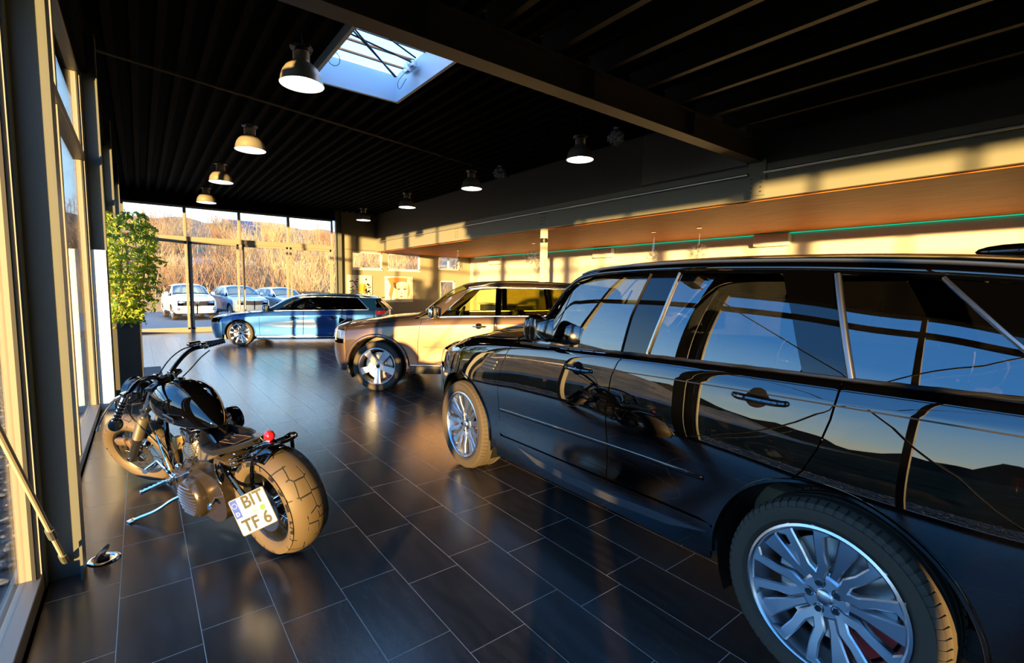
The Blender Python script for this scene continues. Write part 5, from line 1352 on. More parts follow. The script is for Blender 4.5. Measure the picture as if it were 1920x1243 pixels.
    secs = [(.525, .705, .715, .012, .9, .71), (.54, .695, .735, .032, .9, .715), (.59, .685, .80, .070, .85, .735), (.66, .68, .875, .108, .8, .755), (.74, .68, .93, .140, .75, .775), (.83, .685, .958, .160, .72, .79), (.92, .695, .968, .168, .72, .80), (1.02, .71, .962, .163, .74, .805), (1.12, .725, .945, .145, .78, .812), (1.21, .745, .915, .115, .82, .815), (1.28, .765, .88, .075, .88, .815), (1.315, .785, .85, .035, .9, .81), (1.32, .79, .84, .028, .9, .81)]
    o = add('tank_shell', loft(secs, 28), BP, tk, 80); sd = o.modifiers.new('s', 'SUBSURF'); sd.levels = 1; sd.render_levels = 2
    add('filler_cap', MB().lathe([(0, .022), (.024, .021), (.032, .015), (.034, .004), (.034, -.01)], 28, Matrix.Translation((.955, .0, .962))), BP, tk)
    # badge: narrow dark plate with raised bright letters and rim
    bt = Matrix.Translation((.865, .166, .775)) @ Matrix.Rotation(R(-4), 4, 'Z') @ Matrix.Rotation(R(-3), 4, 'Y') @ Matrix.Rotation(R(97), 4, 'X') @ Matrix.Rotation(PI, 4, 'Y')
    pl = MB(); pl.X = bt; pl.plate(rounded([(-.125, -.012), (.115, -.018), (.135, .0), (.12, .020), (-.125, .020)], .01), -.004, .002); add('tank_badge', pl, SATIN, tk)
    pl = MB(); pl.X = bt; pl.plate(rounded([(-.118, -.007), (.112, -.012), (.125, .0), (.112, .014), (-.118, .014)], .008), .002, .004); add('badge_inlay', pl, BLKGLOSS, tk)
    # -- seat
    st = empty('seat', (0, 0, 0), 0, bike)
    LEA = mat('black_leather', (.012, .012, .013), .28, coat=.25, bump=.08, bscale=120)
    ns = 18; vs = []; outl = []
    sx = [(.10, .0), (.115, .045), (.16, .065), (.23, .09), (.31, .125), (.39, .150), (.47, .158), (.54, .145), (.60, .11), (.66, .065), (.70, .03), (.705, 0)]
    zc_ = lambda x: np.interp(x, [.10, .25, .4, .55, .65, .71], [.70, .645, .605, .625, .665, .685])
    sec2 = []
    for x, w in sx: sec2.append((x, zc_(x) - .028, zc_(x) + .012, max(w, .004), .9, zc_(x)))
    # pan dips in the middle: build by rows
    n = 16; V2 = []; F2 = []
    for (x, zb, zt, w, sq, zw) in sec2:
        for k in range(n + 1):
            u = -1 + 2 * k / n; y = w * u; V2.append((x, y, zw + .018 * (1 - abs(u) ** 6) - .012 * (1 - u * u) + .03 * (abs(u) ** 2) * (w / .135) * .6))
    mrow = len(sec2)
    for i in range(mrow - 1):
        for k in range(n): F2.append((i * (n + 1) + k, i * (n + 1) + k + 1, (i + 1) * (n + 1) + k + 1, (i + 1) * (n + 1) + k))
    sb_ = MB().add(V2, F2); o = add('seat_pad', sb_, LEA, st, 80); so = o.modifiers.new('s', 'SOLIDIFY'); so.thickness = .035; so.offset = -1; bvm = o.modifiers.new('b', 'BEVEL'); bvm.width = .010; bvm.segments = 3; bvm.limit_method = 'ANGLE'
    zs = lambda x, y: float(np.interp(x, [r[0] for r in sec2], [r[5] for r in sec2])) + .008
    # stitched letter panel in the middle of the seat
    stc = mat('seat_stitching', (.10, .06, .045), .5)
    for pts in ([(.30, .055), (.47, .055), (.47, .02), (.36, .02), (.36, -.02), (.47, -.02), (.47, -.055), (.30, -.055), (.30, .055)],):
        add('stitching', MB().tube([(x, y, zs(x, y) + .011) for x, y in pts], .0022, 6), stc, st)
    add('embossed_panel', MB().add([(x, y, zs(x, y) + .009) for x, y in ((.31, .05), (.46, .05), (.46, -.05), (.31, -.05))], [(0, 1, 2, 3)]), mat('seat_panel_brown', (.035, .02, .015), .35), st)
    for s_ in (1, -1):
        add('seat_spring', MB().tube([(.30 + .022 * math.cos(t), s_ * .075 + .022 * math.sin(t), .50 + .010 * t / 2.2) for t in np.linspace(0, 6 * PI, 60)], .0042, 6), CHROME, st)
    # -- rear mudguard
    fd = empty('rear_mudguard', (0, 0, 0), 0, bike); n = 14; mg = MB(); vs = []
    for i in range(26):
        a = R(30 + 46 * i / 25); r = .352 + .004 * math.sin(i / 25 * PI)
        for k in range(n + 1):
            u = -1 + 2 * k / n; w = .105; y = w * u; dr = -.075 * abs(u) ** 3
            vs.append(((r + dr) * math.cos(a + R(28)), y, .325 + (r + dr) * math.sin(a + R(28))))
    mg.add(vs, [(i * (n + 1) + k, i * (n + 1) + k + 1, (i + 1) * (n + 1) + k + 1, (i + 1) * (n + 1) + k) for i in range(25) for k in range(n)])
    mg.v = [(v[0] * 1 if True else 0, v[1], v[2]) for v in mg.v]
    o = add('mudguard_blade', mg, BP, fd, 80); so = o.modifiers.new('s', 'SOLIDIFY'); so.thickness = .004
    add('mudguard_strut', MB().tube([(.03, .13, .325), (.02, .135, .52), (-.02, .125, .66), (-.06, .09, .705), (-.07, 0, .715), (-.06, -.09, .705), (-.02, -.125, .66), (.02, -.135, .52), (.03, -.13, .325)], .0115, 10, smooth=3), BP, fd)
    add('tail_rail', MB().tube([(.20, .10, .60), (.05, .12, .66), (-.08, .09, .735), (-.18, .07, .745), (-.20, 0, .745), (-.18, -.07, .745), (-.08, -.09, .735), (.05, -.12, .66), (.20, -.10, .60)], .009, 9, smooth=2), BP, fd)
    tl = empty('tail_lamp', (0, 0, 0), 0, bike)
    add('lamp_base', MB().lathe([(.0, -.035), (.022, -.035), (.026, -.012), (.020, -.006)], 20, Matrix.Translation((-.04, .02, .735))), CHROME, tl)
    add('lamp_lens', MB().sphere((-.04, .02, .752), .031, 20, 14), mat('red_lens', (.45, .01, .015), .08, coat=1.0), tl)
    # -- number plate on its side bracket
    npl = empty('number_plate', (0, 0, 0), 0, bike)
    TLp, TRp, BRp, BLp = Vector((.040, .27, .448)), Vector((-.117, .15, .516)), Vector((-.198, .15, .33)), Vector((-.045, .27, .25))
    c = (TLp + TRp + BRp + BLp) / 4; ux = ((TRp - TLp) + (BRp - BLp)).normalized(); uy = ((TLp - BLp) + (TRp - BRp)); uy = (uy - ux * uy.dot(ux)).normalized(); uz = ux.cross(uy)
    PM = Matrix((ux, uy, uz)).transposed().to_4x4(); PM.translation = c
    Wp, Hp = .212, .215
    rr_ = lambda w, h, r: rounded([(-w, -h), (w, -h), (w, h), (-w, h)], r)
    b_ = MB(); b_.X = PM; b_.plate(rr_(Wp / 2, Hp / 2, .012), -.004, 0); add('plate_edge', b_, BLKPLAS, npl)
    b_ = MB(); b_.X = PM; b_.plate(rr_(Wp / 2 - .004, Hp / 2 - .004, .010), 0, .0012); add('plate_face', b_, mat('plate_white', (.50, .52, .56), .35), npl)
    b_ = MB(); b_.X = PM; b_.plate([(-Wp / 2 + .006, -.005), (-Wp / 2 + .046, -.005), (-Wp / 2 + .046, Hp / 2 - .006), (-Wp / 2 + .006, Hp / 2 - .006)], .0012, .0018); add('euro_band', b_, mat('plate_blue', (.001, .04, .35), .35), npl)
    ink = mat('plate_ink', (.004, .004, .004), .4)
    text_mesh('BIT', .098, ink, 'plate_letters', npl, PM @ Matrix.Translation((.026, .062, .0014)), .0006, .92)
    text_mesh('TF 6', .098, ink, 'plate_letters', npl, PM @ Matrix.Translation((.0, -.062, .0014)), .0006, .92)
    wt = mat('plate_white', (.50, .52, .56), .35)
    text_mesh('D', .030, wt, 'country_letter', npl, PM @ Matrix.Translation((-Wp / 2 + .026, .018, .0022)), .0004)
    b_ = MB(); b_.X = PM
    for k in range(12):
        a = 2 * PI * k / 12; b_.cyl((-Wp / 2 + .026 + .014 * math.cos(a), .068 + .014 * math.sin(a), .0018), (-Wp / 2 + .026 + .014 * math.cos(a), .068 + .014 * math.sin(a), .0023), .0018, n=5)
    add('star_ring', b_, mat('plate_yellow', (.8, .75, .3), .4), npl)
    b_ = MB(); b_.X = PM; b_.cyl((.060, .0, .0012), (.060, .0, .0018), .016, n=24); add('green_sticker', b_, mat('sticker_green', (.04, .15, .02), .4), npl)
    b_ = MB(); b_.X = PM; b_.cyl((.012, -.002, .0012), (.012, -.002, .0018), .018, n=24); add('seal_sticker', b_, mat('sticker_pale', (.35, .30, .28), .4), npl)
    b_ = MB(); b_.X = PM; b_.cyl((.012, -.002, .0018), (.012, -.002, .0023), .006, n=10); add('seal_centre', b_, mat('sticker_grey', (.25, .22, .2), .4), npl)
    add('plate_bracket', MB().tube([(.04, .16, .34), (-.02, .16, .37), (-.055, .185, .385)], .009, 8), BLK, npl)
    # -- frame
    fr = empty('frame', (0, 0, 0), 0, bike); fm = BP
    for s_ in (1, -1):
        y = s_ * .105
        add('frame_tube', MB().tube([(1.20, s_ * .03, .74), (1.12, s_ * .09, .52), (1.04, y, .28), (.96, y, .17), (.60, y, .155), (.40, y, .20), (.33, y, .30), (.34, y, .44), (.40, y * .8, .56), (.55, s_ * .05, .66), (.90, s_ * .03, .72), (1.20, s_ * .02, .80)], .016, 10, smooth=2), fm, fr)
        add('swing_arm', MB().tube([(.36, s_ * .12, .26), (.20, s_ * .145, .29), (0, s_ * .15, .325)], .018, 10).tube([(.0, s_ * .15, .325), (.18, s_ * .145, .44), (.36, s_ * .12, .53)], .015, 10), fm, fr)
        add('axle_nut', MB().cyl((0, s_ * .15, .325), (0, s_ * .185, .325), .019, n=6), CHROME, fr)
    add('steering_head', MB().cyl((1.19, 0, .88), (1.30, 0, .72), .034, n=18), fm, fr)
    # -- engine
    en = empty('engine', (0, 0, 0), 0, bike)
    add('crankcase', MB().bbox(.76, 0, .30, .40, .20, .24, .05).bbox(.80, 0, .40, .26, .17, .10, .03), ENG, en)
    for ang, cx in ((22.5, .80), (-22.5, .72)):
        cy2 = empty('cylinder', (0, 0, 0), 0, en)
        Mx = Matrix.Translation((cx + .02, 0, .40)) @ Matrix.Rotation(R(ang), 4, 'Y')
        b_ = MB(); b_.X = Mx; b_.cyl((0, 0, 0), (0, 0, .20), .052, n=20)
        for k in range(10): b_.bbox(0, 0, .025 + .0155 * k, .135, .135, .0055, .002)
        o = b_.build('cooling_fins', CYL, en, sharp=30)
        b_ = MB(); b_.X = Mx; b_.bbox(0, 0, .205, .125, .15, .045, .012).bbox(0, 0, .24, .10, .13, .04, .015); b_.build('rocker_box', CHROME, en)
        bpy.data.objects.remove(cy2)
    add('spark_lead', MB().tube([(.80, .09, .62), (.84, .12, .56), (.80, .13, .50), (.76, .10, .45)], .005, 6, smooth=2).tube([(.68, .09, .60), (.70, .13, .50), (.74, .13, .42)], .005, 6, smooth=2), BLKPLAS, en)
    add('pushrod_tube', MB().cyl((.74, -.10, .36), (.70, -.10, .60), .011, n=10).cyl((.80, -.10, .36), (.86, -.10, .60), .011, n=10), CHROME, en)
    add('carburettor', MB().bbox(.765, .07, .62, .07, .09, .07, .015).cyl((.765, .02, .62), (.765, -.12, .62), .026, n=16).bbox(.80, .10, .655, .05, .04, .03, .008).bbox(.71, .10, .66, .04, .05, .03, .008).cyl((.74, .09, .66), (.80, .12, .69), .009, n=8), CHROME, en)
    add('ignition_coil', MB().bbox(.93, .10, .56, .05, .05, .09, .012), mat('coil_brass', (.6, .42, .18), .35, metal=.8), en)
    # air cleaner on the right
    add('air_cleaner', MB().lathe([(0, .045), (.05, .043), (.078, .034), (.086, .012), (.086, -.02), (.07, -.035), (0, -.035)], 36, Matrix.Translation((.74, -.185, .655)) @ Matrix.Rotation(PI / 2, 4, 'X')), BLKGLOSS)
    add('exhaust_pipe', MB().tube([(.90, -.08, .56), (1.0, -.13, .50), (1.0, -.16, .34), (.86, -.17, .24), (.50, -.18, .22), (.15, -.19, .22)], [.022] * 4 + [.034, .036], 14, smooth=3), BLK)
    # primary drive on the left: long case, ribbed derby dome at its rear
    pr = empty('primary_drive', (0, 0, 0), 0, bike)
    outline = rounded([(.28, .22), (.40, .155), (.86, .20), (.93, .27), (.93, .36), (.86, .43), (.55, .50), (.32, .47), (.26, .36)], .07, 6)
    o = add('primary_case', MB().plate(outline, .10, .185, 'y'), mat('primary_bronze', (.075, .058, .042), .22, metal=.75), pr, 30); bv = o.modifiers.new('b', 'BEVEL'); bv.width = .02; bv.segments = 4; bv.limit_method = 'ANGLE'; bv.angle_limit = R(50)
    C1 = Matrix.Translation((.60, .185, .295)) @ M
    add('clutch_dome', MB().lathe([(.135, -.01), (.132, .03), (.118, .055), (.10, .066), (.06, .072), (0, .074)], 44, C1), mat('primary_bronze', (.075, .058, .042), .22, metal=.75), pr, 40)
    rb = MB()
    for k in range(9):
        dz = -.088 + .022 * k; hx = math.sqrt(max(0, .108 ** 2 - dz ** 2)); pts = []
        for q in range(9):
            x = -hx + 2 * hx * q / 8; r = math.hypot(x, dz); pts.append((.60 + x, .185 + float(np.interp(r, [0, .06, .10, .118], [.076, .074, .068, .057])), .295 + dz))
        rb.tube(pts, .0045, 6)
    add('dome_rib', rb, SATIN, pr)
    b_ = MB(); 
    for a in range(5): b_.cyl((.60 + .125 * math.cos(a * 1.257 + .3), .20, .295 + .125 * math.sin(a * 1.257 + .3)), (.60 + .125 * math.cos(a * 1.257 + .3), .232, .295 + .125 * math.sin(a * 1.257 + .3)), .006, n=8)
    add('cover_screws', b_, CHROME, pr)
    add('gearbox', MB().bbox(.44, .0, .38, .20, .22, .22, .04), ENG)
    add('oil_tank', MB().bbox(.40, .03, .50, .16, .20, .13, .045), mat('oil_tank_bronze', (.12, .09, .06), .3, metal=.7))
    add('battery_cover', MB().bbox(.36, .115, .42, .09, .02, .16, .008).cyl((.37, .13, .52), (.37, .15, .52), .015, n=12), BLK)
    add('axle_bolt', MB().cyl((.40, .18, .32), (.30, .26, .33), .0115, n=12).cyl((.33, .24, .33), (.325, .245, .33), .016, n=12), CHROME)
    add('rear_pushrod', MB().tube([(.36, .15, .55), (.34, .17, .50), (.30, .16, .42), (.31, .15, .36)], .009, 8, smooth=2), CHROME)
    # forward controls, pegs
    ctl = empty('foot_controls', (0, 0, 0), 0, bike)
    def peg(a, b, nm='foot_peg'):
        a = Vector(a); b = Vector(b); d = b - a; pts = [a + d * (k / 14) for k in range(15)]
        add(nm, MB().tube(pts, [.011 if k % 2 else .017 for k in range(15)], 12), CHROME, ctl, 60)
    peg((.90, .19, .345), (1.03, .33, .285)); peg((1.06, .20, .43), (.985, .30, .43), 'shift_peg'); peg((.88, -.18, .34), (.98, -.32, .30))
    add('shift_linkage', MB().tube([(1.0, .20, .44), (.93, .20, .40), (.84, .20, .36)], .010, 8).tube([(1.05, .17, .62), (.98, .18, .50), (.92, .19, .40)], .007, 8).cyl((.84, .19, .36), (.60, .20, .47), .006, n=8).bbox(.88, .185, .36, .09, .03, .06, .01), CHROME, ctl)
    add('shift_lever', MB().tube([(.84, .21, .37), (.93, .21, .42), (1.02, .21, .455)], .009, 8).bbox(.90, .20, .33, .05, .05, .05, .01).sphere((.74, .20, .475), .02, 12, 8), CHROME, ctl)
    # side stand, foot on the floor
    lean = R(8.5)
    ss = empty('side_stand', (0, 0, 0), 0, bike)
    tip = Vector((1.13, .335, .0)); tip.z = .335 * math.tan(lean) + .012
    add('stand_leg', MB().tube([(.90, .14, .20), (.96, .20, .175), (1.04, .27, .11), (1.12, .335, tip.z + .02), (1.15, .365, tip.z + .006)], .0105, 9, smooth=2), CHROME, ss)
    add('stand_foot', MB().bbox(1.16, .375, tip.z + .004, .05, .05, .012, .004), CHROME, ss)
    return bike
build_bike()
# ------------------------------------------------------------------ pendant lamps
def pendant():
    l = empty('pendant_lamp', (0, 0, 3.80)); SH_ = mat('lamp_dark_metal', (.40, .36, .30), .36, metal=.6)
    MB().lathe([(.228, 0), (.232, .006), (.226, .012), (.222, .02), (.214, .075), (.198, .125), (.165, .175), (.12, .215), (.088, .235), (.088, .24)], 48).build('lamp_shade', SH_, l, sharp=60)
    MB().lathe([(.226, .002), (.216, .02), (.206, .075), (.19, .122), (.158, .168), (.11, .205), (0, .215)], 48).build('inner_reflector', mat('lamp_white_enamel', (.9, .9, .88), .3, emit=(1, .97, .9), estr=.55), l, sharp=60)
    MB().sphere((0, 0, .09), .055, 18, 12, sc=(1, 1, 1.3)).build('bulb', mat('lamp_bulb', (1, 1, 1), .3, emit=(1, .96, .88), estr=14.0), l)
    b = MB().lathe([(.088, .235), (.080, .25), (.080, .345), (.072, .355), (.05, .37), (0, .372)], 28)
    for k in range(6): b.lathe([(.082, .252 + .015 * k), (.086, .256 + .015 * k), (.082, .26 + .015 * k)], 28)
    b.build('ballast_housing', SH_, l, sharp=40)
    c = MB().lathe([(.0, .365), (.115, .375), (.12, .385), (.115, .395), (0, .41)], 28); 
    for k in range(4):
        a = k * PI / 2 + .4; c.bbox(.11 * math.cos(a), .11 * math.sin(a), .385, .04, .04, .035, .008)
    c.build('mounting_collar', mat('lamp_collar', (.06, .05, .05), .4, metal=.6), l)
    MB().cyl((0, 0, .40), (0, 0, .47), .028, .014, n=14).cyl((0, 0, .46), (0, 0, .83), .007, n=8).build('hanging_rod', BLKPLAS, l)
    return l
LP = [(1.50, 5.75), (1.52, 8.99), (1.47, 12.14), (1.50, 15.35), (6.0, 5.92), (5.90, 9.14), (5.90, 12.39), (5.92, 15.71)]
LL = ['black bell pendant lamp beside the rooflight, lower band sunlit gold, nearest of the lamps', 'black bell pendant lamp second in the window-side row, gold band round its rim',
      'black bell pendant lamp third in the window-side row, above the far window', 'black bell pendant lamp last in the window-side row, against the top of the far window',
      'black bell pendant lamp nearest in the gallery-side row, just below the roof girder', 'black bell pendant lamp on a long rod, second in the gallery-side row',
      'black bell pendant lamp third in the gallery-side row, before the grey upper wall', 'small black bell pendant lamp last in the gallery-side row, near the far corner']
p_ = pendant()
for i, ((x, y), s_) in enumerate(zip(LP, LL)):
    o = p_ if i == 0 else copy_tree(p_); o.location = (x, y, 3.80); tag(o, s_, 'pendant lamp', 'black pendant lamps over the showroom')

# glass clusters
GLB = glass('bubble_glass', tint=(.9, .92, .92), ior=1.8)
def glass_cluster(loc, drop, rad, n, label, cat='chandelier', seed=1, m=None, group=None):
    random.seed(seed); c = empty('glass_chandelier', loc); tag(c, label, cat, group)
    MB().cyl((0, 0, -.02), (0, 0, 0), .06, n=20).build('ceiling_rose', CHROME, c)
    w = MB().cyl((.02, 0, -.02), (.03, 0, -drop), .0025, n=5).cyl((-.02, 0, -.02), (-.03, 0, -drop), .0025, n=5); w.build('suspension_wire', CHROME, c)
    b = MB(); arms = MB()
    for k in range(n):
        z = 1 - 2 * (k + .5) / n; a = k * 2.4; rr = rad * (.75 + .3 * random.random()); r = math.sqrt(1 - z * z)
        p = Vector((rr * r * math.cos(a), rr * r * math.sin(a), -drop - rad * .6 + rr * z * .8))
        arms.cyl((0, 0, -drop - rad * .6), p, .003, n=4); b.sphere(p, .035 + .02 * random.random(), 10, 7)
    arms.build('arms', m or CHROME, c); b.build('glass_balls', GLB, c, sharp=80)
    return c
glass_cluster((10.2, 6.2, 3.07), .42, .20, 18, 'glass bubble chandelier hanging above the black car roof', seed=3)
glass_cluster((9.94, 11.77, 3.07), .30, .28, 36, 'glass bubble chandelier half hidden behind the cream column', seed=4)
glass_cluster((9.78, 16.15, 3.07), .42, .24, 34, 'glass bubble chandelier under the gallery before the far yellow wall', seed=5)
glass_cluster((10.15, 7.4, 3.07), .52, .16, 14, 'small glass bubble chandelier just left of the one above the black car roof', seed=6)
glass_cluster((7.05, 6.05, 4.6), .10, .14, 22, 'dark glass cluster hung high in front of the upper wall, near the girder', seed=8, m=BLKPLAS)
glass_cluster((7.05, 9.68, 4.6), .10, .14, 22, 'dark glass cluster hung high before the upper wall, beyond the long-rod lamp', seed=9, m=BLKPLAS)

# planter with weeping fig
pl = empty('planter', (-.20, 9.02, 0), R(0)); tag(pl, 'tall square charcoal planter standing against the glass wall', 'planter')
m = MB(); H = 1.04; w = .19
m.plate([(-w, -w), (w, -w), (w, w), (-w, w)], 0, H, 'z', holes=[[(-w + .02, -w + .02), (w - .02, -w + .02), (w - .02, w - .02), (-w + .02, w - .02)]])
m.build('planter_box', mat('planter_charcoal', (.045, .045, .042), .45), pl, bevel=.004)
MB().box(-w + .02, -w + .02, .8, w - .02, w - .02, H - .05).build('soil', mat('soil_dark', (.03, .02, .015), .9, bump=.5, bscale=40), pl)
def fig():
    random.seed(11); f = empty('weeping_fig', (-.20, 9.02, .995)); tag(f, 'leafy green weeping fig growing from the tall charcoal planter', 'plant')
    st = MB(); lf = MB(); fine = []
    stems = []
    for k in range(9):
        a = k * .7; p = Vector((.04 * math.cos(a), .04 * math.sin(a), 0)); pts = [p.copy()]
        lean_ = Vector((math.cos(a) * .05, math.sin(a) * .06, 0))
        for j in range(11):
            p = p + Vector((lean_.x + random.uniform(-.03, .035), lean_.y + random.uniform(-.03, .03), .145 * (1 if k % 3 else .8))); p.x = max(p.x, -.17); p.x = min(p.x, .30); pts.append(p.copy())
        stems.append(pts); st.tube(pts, [.012 - .0009 * j for j in range(12)], 6)
    for pts in stems:
        for j in range(1, 12):
            for q in range(4):
                a = random.random() * 2 * PI; base = pts[j]; L_ = random.uniform(.10, .28) * (1.15 - abs(j - 6) / 14); d = Vector((math.cos(a) * .8 + .12, math.sin(a), random.uniform(-.15, .5))).normalized()
                tw = [base + d * (L_ * t) + Vector((0, 0, -.10 * t * t)) for t in (0, .33, .66, 1)]
                if tw[-1].x < -.24: continue
                st.tube(tw, [.004, .003, .002, .0015], 4)
                for r in range(12):
                    t = .2 + .8 * r / 11; c = base + d * (L_ * t) + Vector((0, 0, -.10 * t * t)) + Vector((random.uniform(-.03, .03), random.uniform(-.03, .03), random.uniform(-.03, .02)))
                    ln = random.uniform(.055, .09); wd = ln * .42; u = Vector((random.uniform(-1, 1), random.uniform(-1, 1), random.uniform(-1.3, .1))).normalized(); v = u.orthogonal().normalized(); v = (Matrix.Rotation(random.random() * PI, 3, u) @ v); nn = u.cross(v)
                    P0 = [c, c + u * ln * .3 + v * wd * .5 + nn * .004, c + u * ln * .65 + v * wd * .42 + nn * .004, c + u * ln, c + u * ln * .65 - v * wd * .42 + nn * .004, c + u * ln * .3 - v * wd * .5 + nn * .004, c + u * ln * .45 - nn * .003]
                    lf.add(P0, [(0, 1, 6), (1, 2, 6), (2, 3, 6), (3, 4, 6), (4, 5, 6), (5, 0, 6)])
    st.build('stems', mat('fig_bark', (.28, .13, .06), .7), f)
    lm, nt, b = _bsdf('fig_leaf'); b.inputs['Base Color'].default_value = (.20, .36, .05, 1); b.inputs['Roughness'].default_value = .4; b.inputs['Subsurface Weight'].default_value = 0
    tr = nt.nodes.new('ShaderNodeBsdfTranslucent'); tr.inputs[0].default_value = (.45, .62, .08, 1); mx = nt.nodes.new('ShaderNodeMixShader'); mx.inputs[0].default_value = .4
    out = nt.nodes['Material Output']; nt.links.new(b.outputs[0], mx.inputs[1]); nt.links.new(tr.outputs[0], mx.inputs[2]); nt.links.new(mx.outputs[0], out.inputs[0])
    no = nt.nodes.new('ShaderNodeTexNoise'); no.inputs['Scale'].default_value = 9; tc = nt.nodes.new('ShaderNodeTexCoord'); nt.links.new(tc.outputs['Object'], no.inputs['Vector'])
    cr = nt.nodes.new('ShaderNodeValToRGB'); cr.color_ramp.elements[0].position = .35; cr.color_ramp.elements[0].color = (.07, .16, .025, 1); cr.color_ramp.elements[1].position = .65; cr.color_ramp.elements[1].color = (.42, .52, .08, 1)
    nt.links.new(no.outputs[0], cr.inputs[0]); nt.links.new(cr.outputs[0], b.inputs['Base Color'])
    lf.build('foliage', lm, f, sharp=None)
fig()

# floor socket with its lid up, door mat
fs = empty('floor_socket', (-.235, 3.55, 0)); tag(fs, 'round steel floor socket with its lid standing open beside the nearest column', 'floor socket')
MB().lathe([(.052, 0), (.075, .001), (.078, .004), (.070, .009), (.058, .010), (.050, .006), (.048, .001), (0, .001)], 36).build('flange', CHROME, fs)
Mx = Matrix.Translation((-.02, .0, .01)) @ Matrix.Rotation(R(-62), 4, Vector((.5, .86, 0)))
b = MB(); b.X = Mx; b.lathe([(0, .004), (.05, .004), (.056, 0), (.05, -.004), (0, -.004)], 32, Matrix.Translation((.0, .0, 0)) @ Matrix.Translation((.03, -.035, 0))); b.build('lid', SATIN, fs)
MB().bbox(.0, .0, .010, .05, .04, .014, .004).build('outlet', BLKPLAS, fs)
dm_ = empty('door_mat', (.09, 10.85, 0)); tag(dm_, 'grey ribbed entrance mat lying beyond the planter', 'mat')
b = MB(); b.bbox(0, 0, .006, .32, 1.3, .012, .003).build('mat_base', mat('mat_grey', (.10, .10, .11), .8), dm_)
b = MB()
for k in range(26): b.box(-.15, -.63 + k * .05, .012, .15, -.60 + k * .05, .016)
b.build('mat_ribs', mat('mat_rib', (.16, .16, .17), .7), dm_)
# pale panel added to stand in for glare on the second column
wp = empty('white_glare_panel', (-.39, 8.0 - .10, 0)); tag(wp, 'tall narrow white panel standing in for glare on the second column by the windows', 'glare_panel')
MB().box(-.075, -.008, .0, .07, .0, 2.02).build('glare_panel', mat('glare_panel_white', (.85, .84, .80), .45), wp, bevel=.002)
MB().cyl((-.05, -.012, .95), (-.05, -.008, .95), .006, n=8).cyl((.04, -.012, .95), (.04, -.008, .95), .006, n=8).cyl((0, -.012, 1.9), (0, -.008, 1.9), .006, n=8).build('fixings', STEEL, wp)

# paintings on the yellow wall (plain stand-ins)
def canvas(x0, x1, z0, z1, label, shapes, seed):
    random.seed(seed); c = empty('painting', ((x0 + x1) / 2, YF - .005, (z0 + z1) / 2)); tag(c, label, 'painting', None)
    hw, hh = (x1 - x0) / 2, (z1 - z0) / 2
    MB().bbox(0, -.02, 0, 2 * hw, .04, 2 * hh, .004).build('canvas', mat('canvas_cream', (.72, .68, .60), .8), c)
    for i, (col, polys) in enumerate(shapes):
        b = MB()
        for pl_ in polys: b.plate([(x * hw, z * hh) for x, z in pl_], -.0425 - .0006 * i, -.0405, 'y')
        b.build('paint_strokes', mat('pigment_%02d%02d%02d' % tuple(int(q * 99) for q in col), col, .7), c)
    return c
def blob(cx, cz, rx, rz, n=12, j=.3): return [(cx + rx * math.cos(2 * PI * k / n) * (1 + random.uniform(-j, j)), cz + rz * math.sin(2 * PI * k / n) * (1 + random.uniform(-j, j))) for k in range(n)]
random.seed(21)
canvas(6.66, 7.70, 1.10, 2.10, 'square canvas with black flecks and an orange patch on the far wall', [
    ((.85, .48, .06), [blob(.1, -.1, .28, .45)]), ((.80, .16, .02), [blob(.38, -.15, .16, .4)]),
    ((.05, .06, .05), [blob(random.uniform(-.8, -.15), random.uniform(-.75, .75), .07, .05, 8, .4) for _ in range(26)] + [blob(random.uniform(.45, .9), random.uniform(-.75, .75), .08, .06, 8, .4) for _ in range(26)]),
    ((.15, .25, .22), [blob(-.55, -.3, .13, .18)])], 5)
canvas(8.27, 9.57, .98, 2.08, 'canvas with a sketched brown-haired face on the far yellow wall', [
    ((.42, .16, .06), [[(-.85, .85), (-.3, .95), (.6, .9), (.55, .55), (.2, .6), (-.1, .55), (-.35, .3), (-.5, -.5), (-.6, -.9), (-.75, -.4), (-.6, .3)]]),
    ((.55, .33, .2), [[(.7, .5), (.78, -.2), (.6, -.75), (.55, -.6), (.66, -.1), (.6, .5)], [(-.35, -.75), (0, -.95), (.4, -.75), (.05, -.85)]]),
    ((.12, .05, .03), [[(-.45, .55), (-.25, .5), (-.2, 0), (-.35, .1)], [(-.2, .02), (0, .08), (.1, .0), (-.05, -.04)], [(.25, .0), (.4, .08), (.5, .0), (.38, -.05)], [(.08, -.3), (.16, -.26), (.24, -.3), (.16, -.36)]]),
    ((.60, .12, .08), [[(-.02, -.55), (.15, -.48), (.32, -.55), (.15, -.66)]])], 6)
# office shapes seen through the bronze car's windows
cb = empty('reception_counter', (10.6, 14.2, 0)); tag(cb, 'dark reception counter under the gallery seen past the bronze car', 'counter')
MB().bbox(0, 0, .5, .5, 2.4, 1.0, .02).build('counter_body', mat('counter_dark', (.05, .04, .035), .5), cb); MB().bbox(0, 0, 1.04, .6, 2.5, .05, .01).build('counter_top', mat('counter_top', (.5, .45, .35), .4), cb)

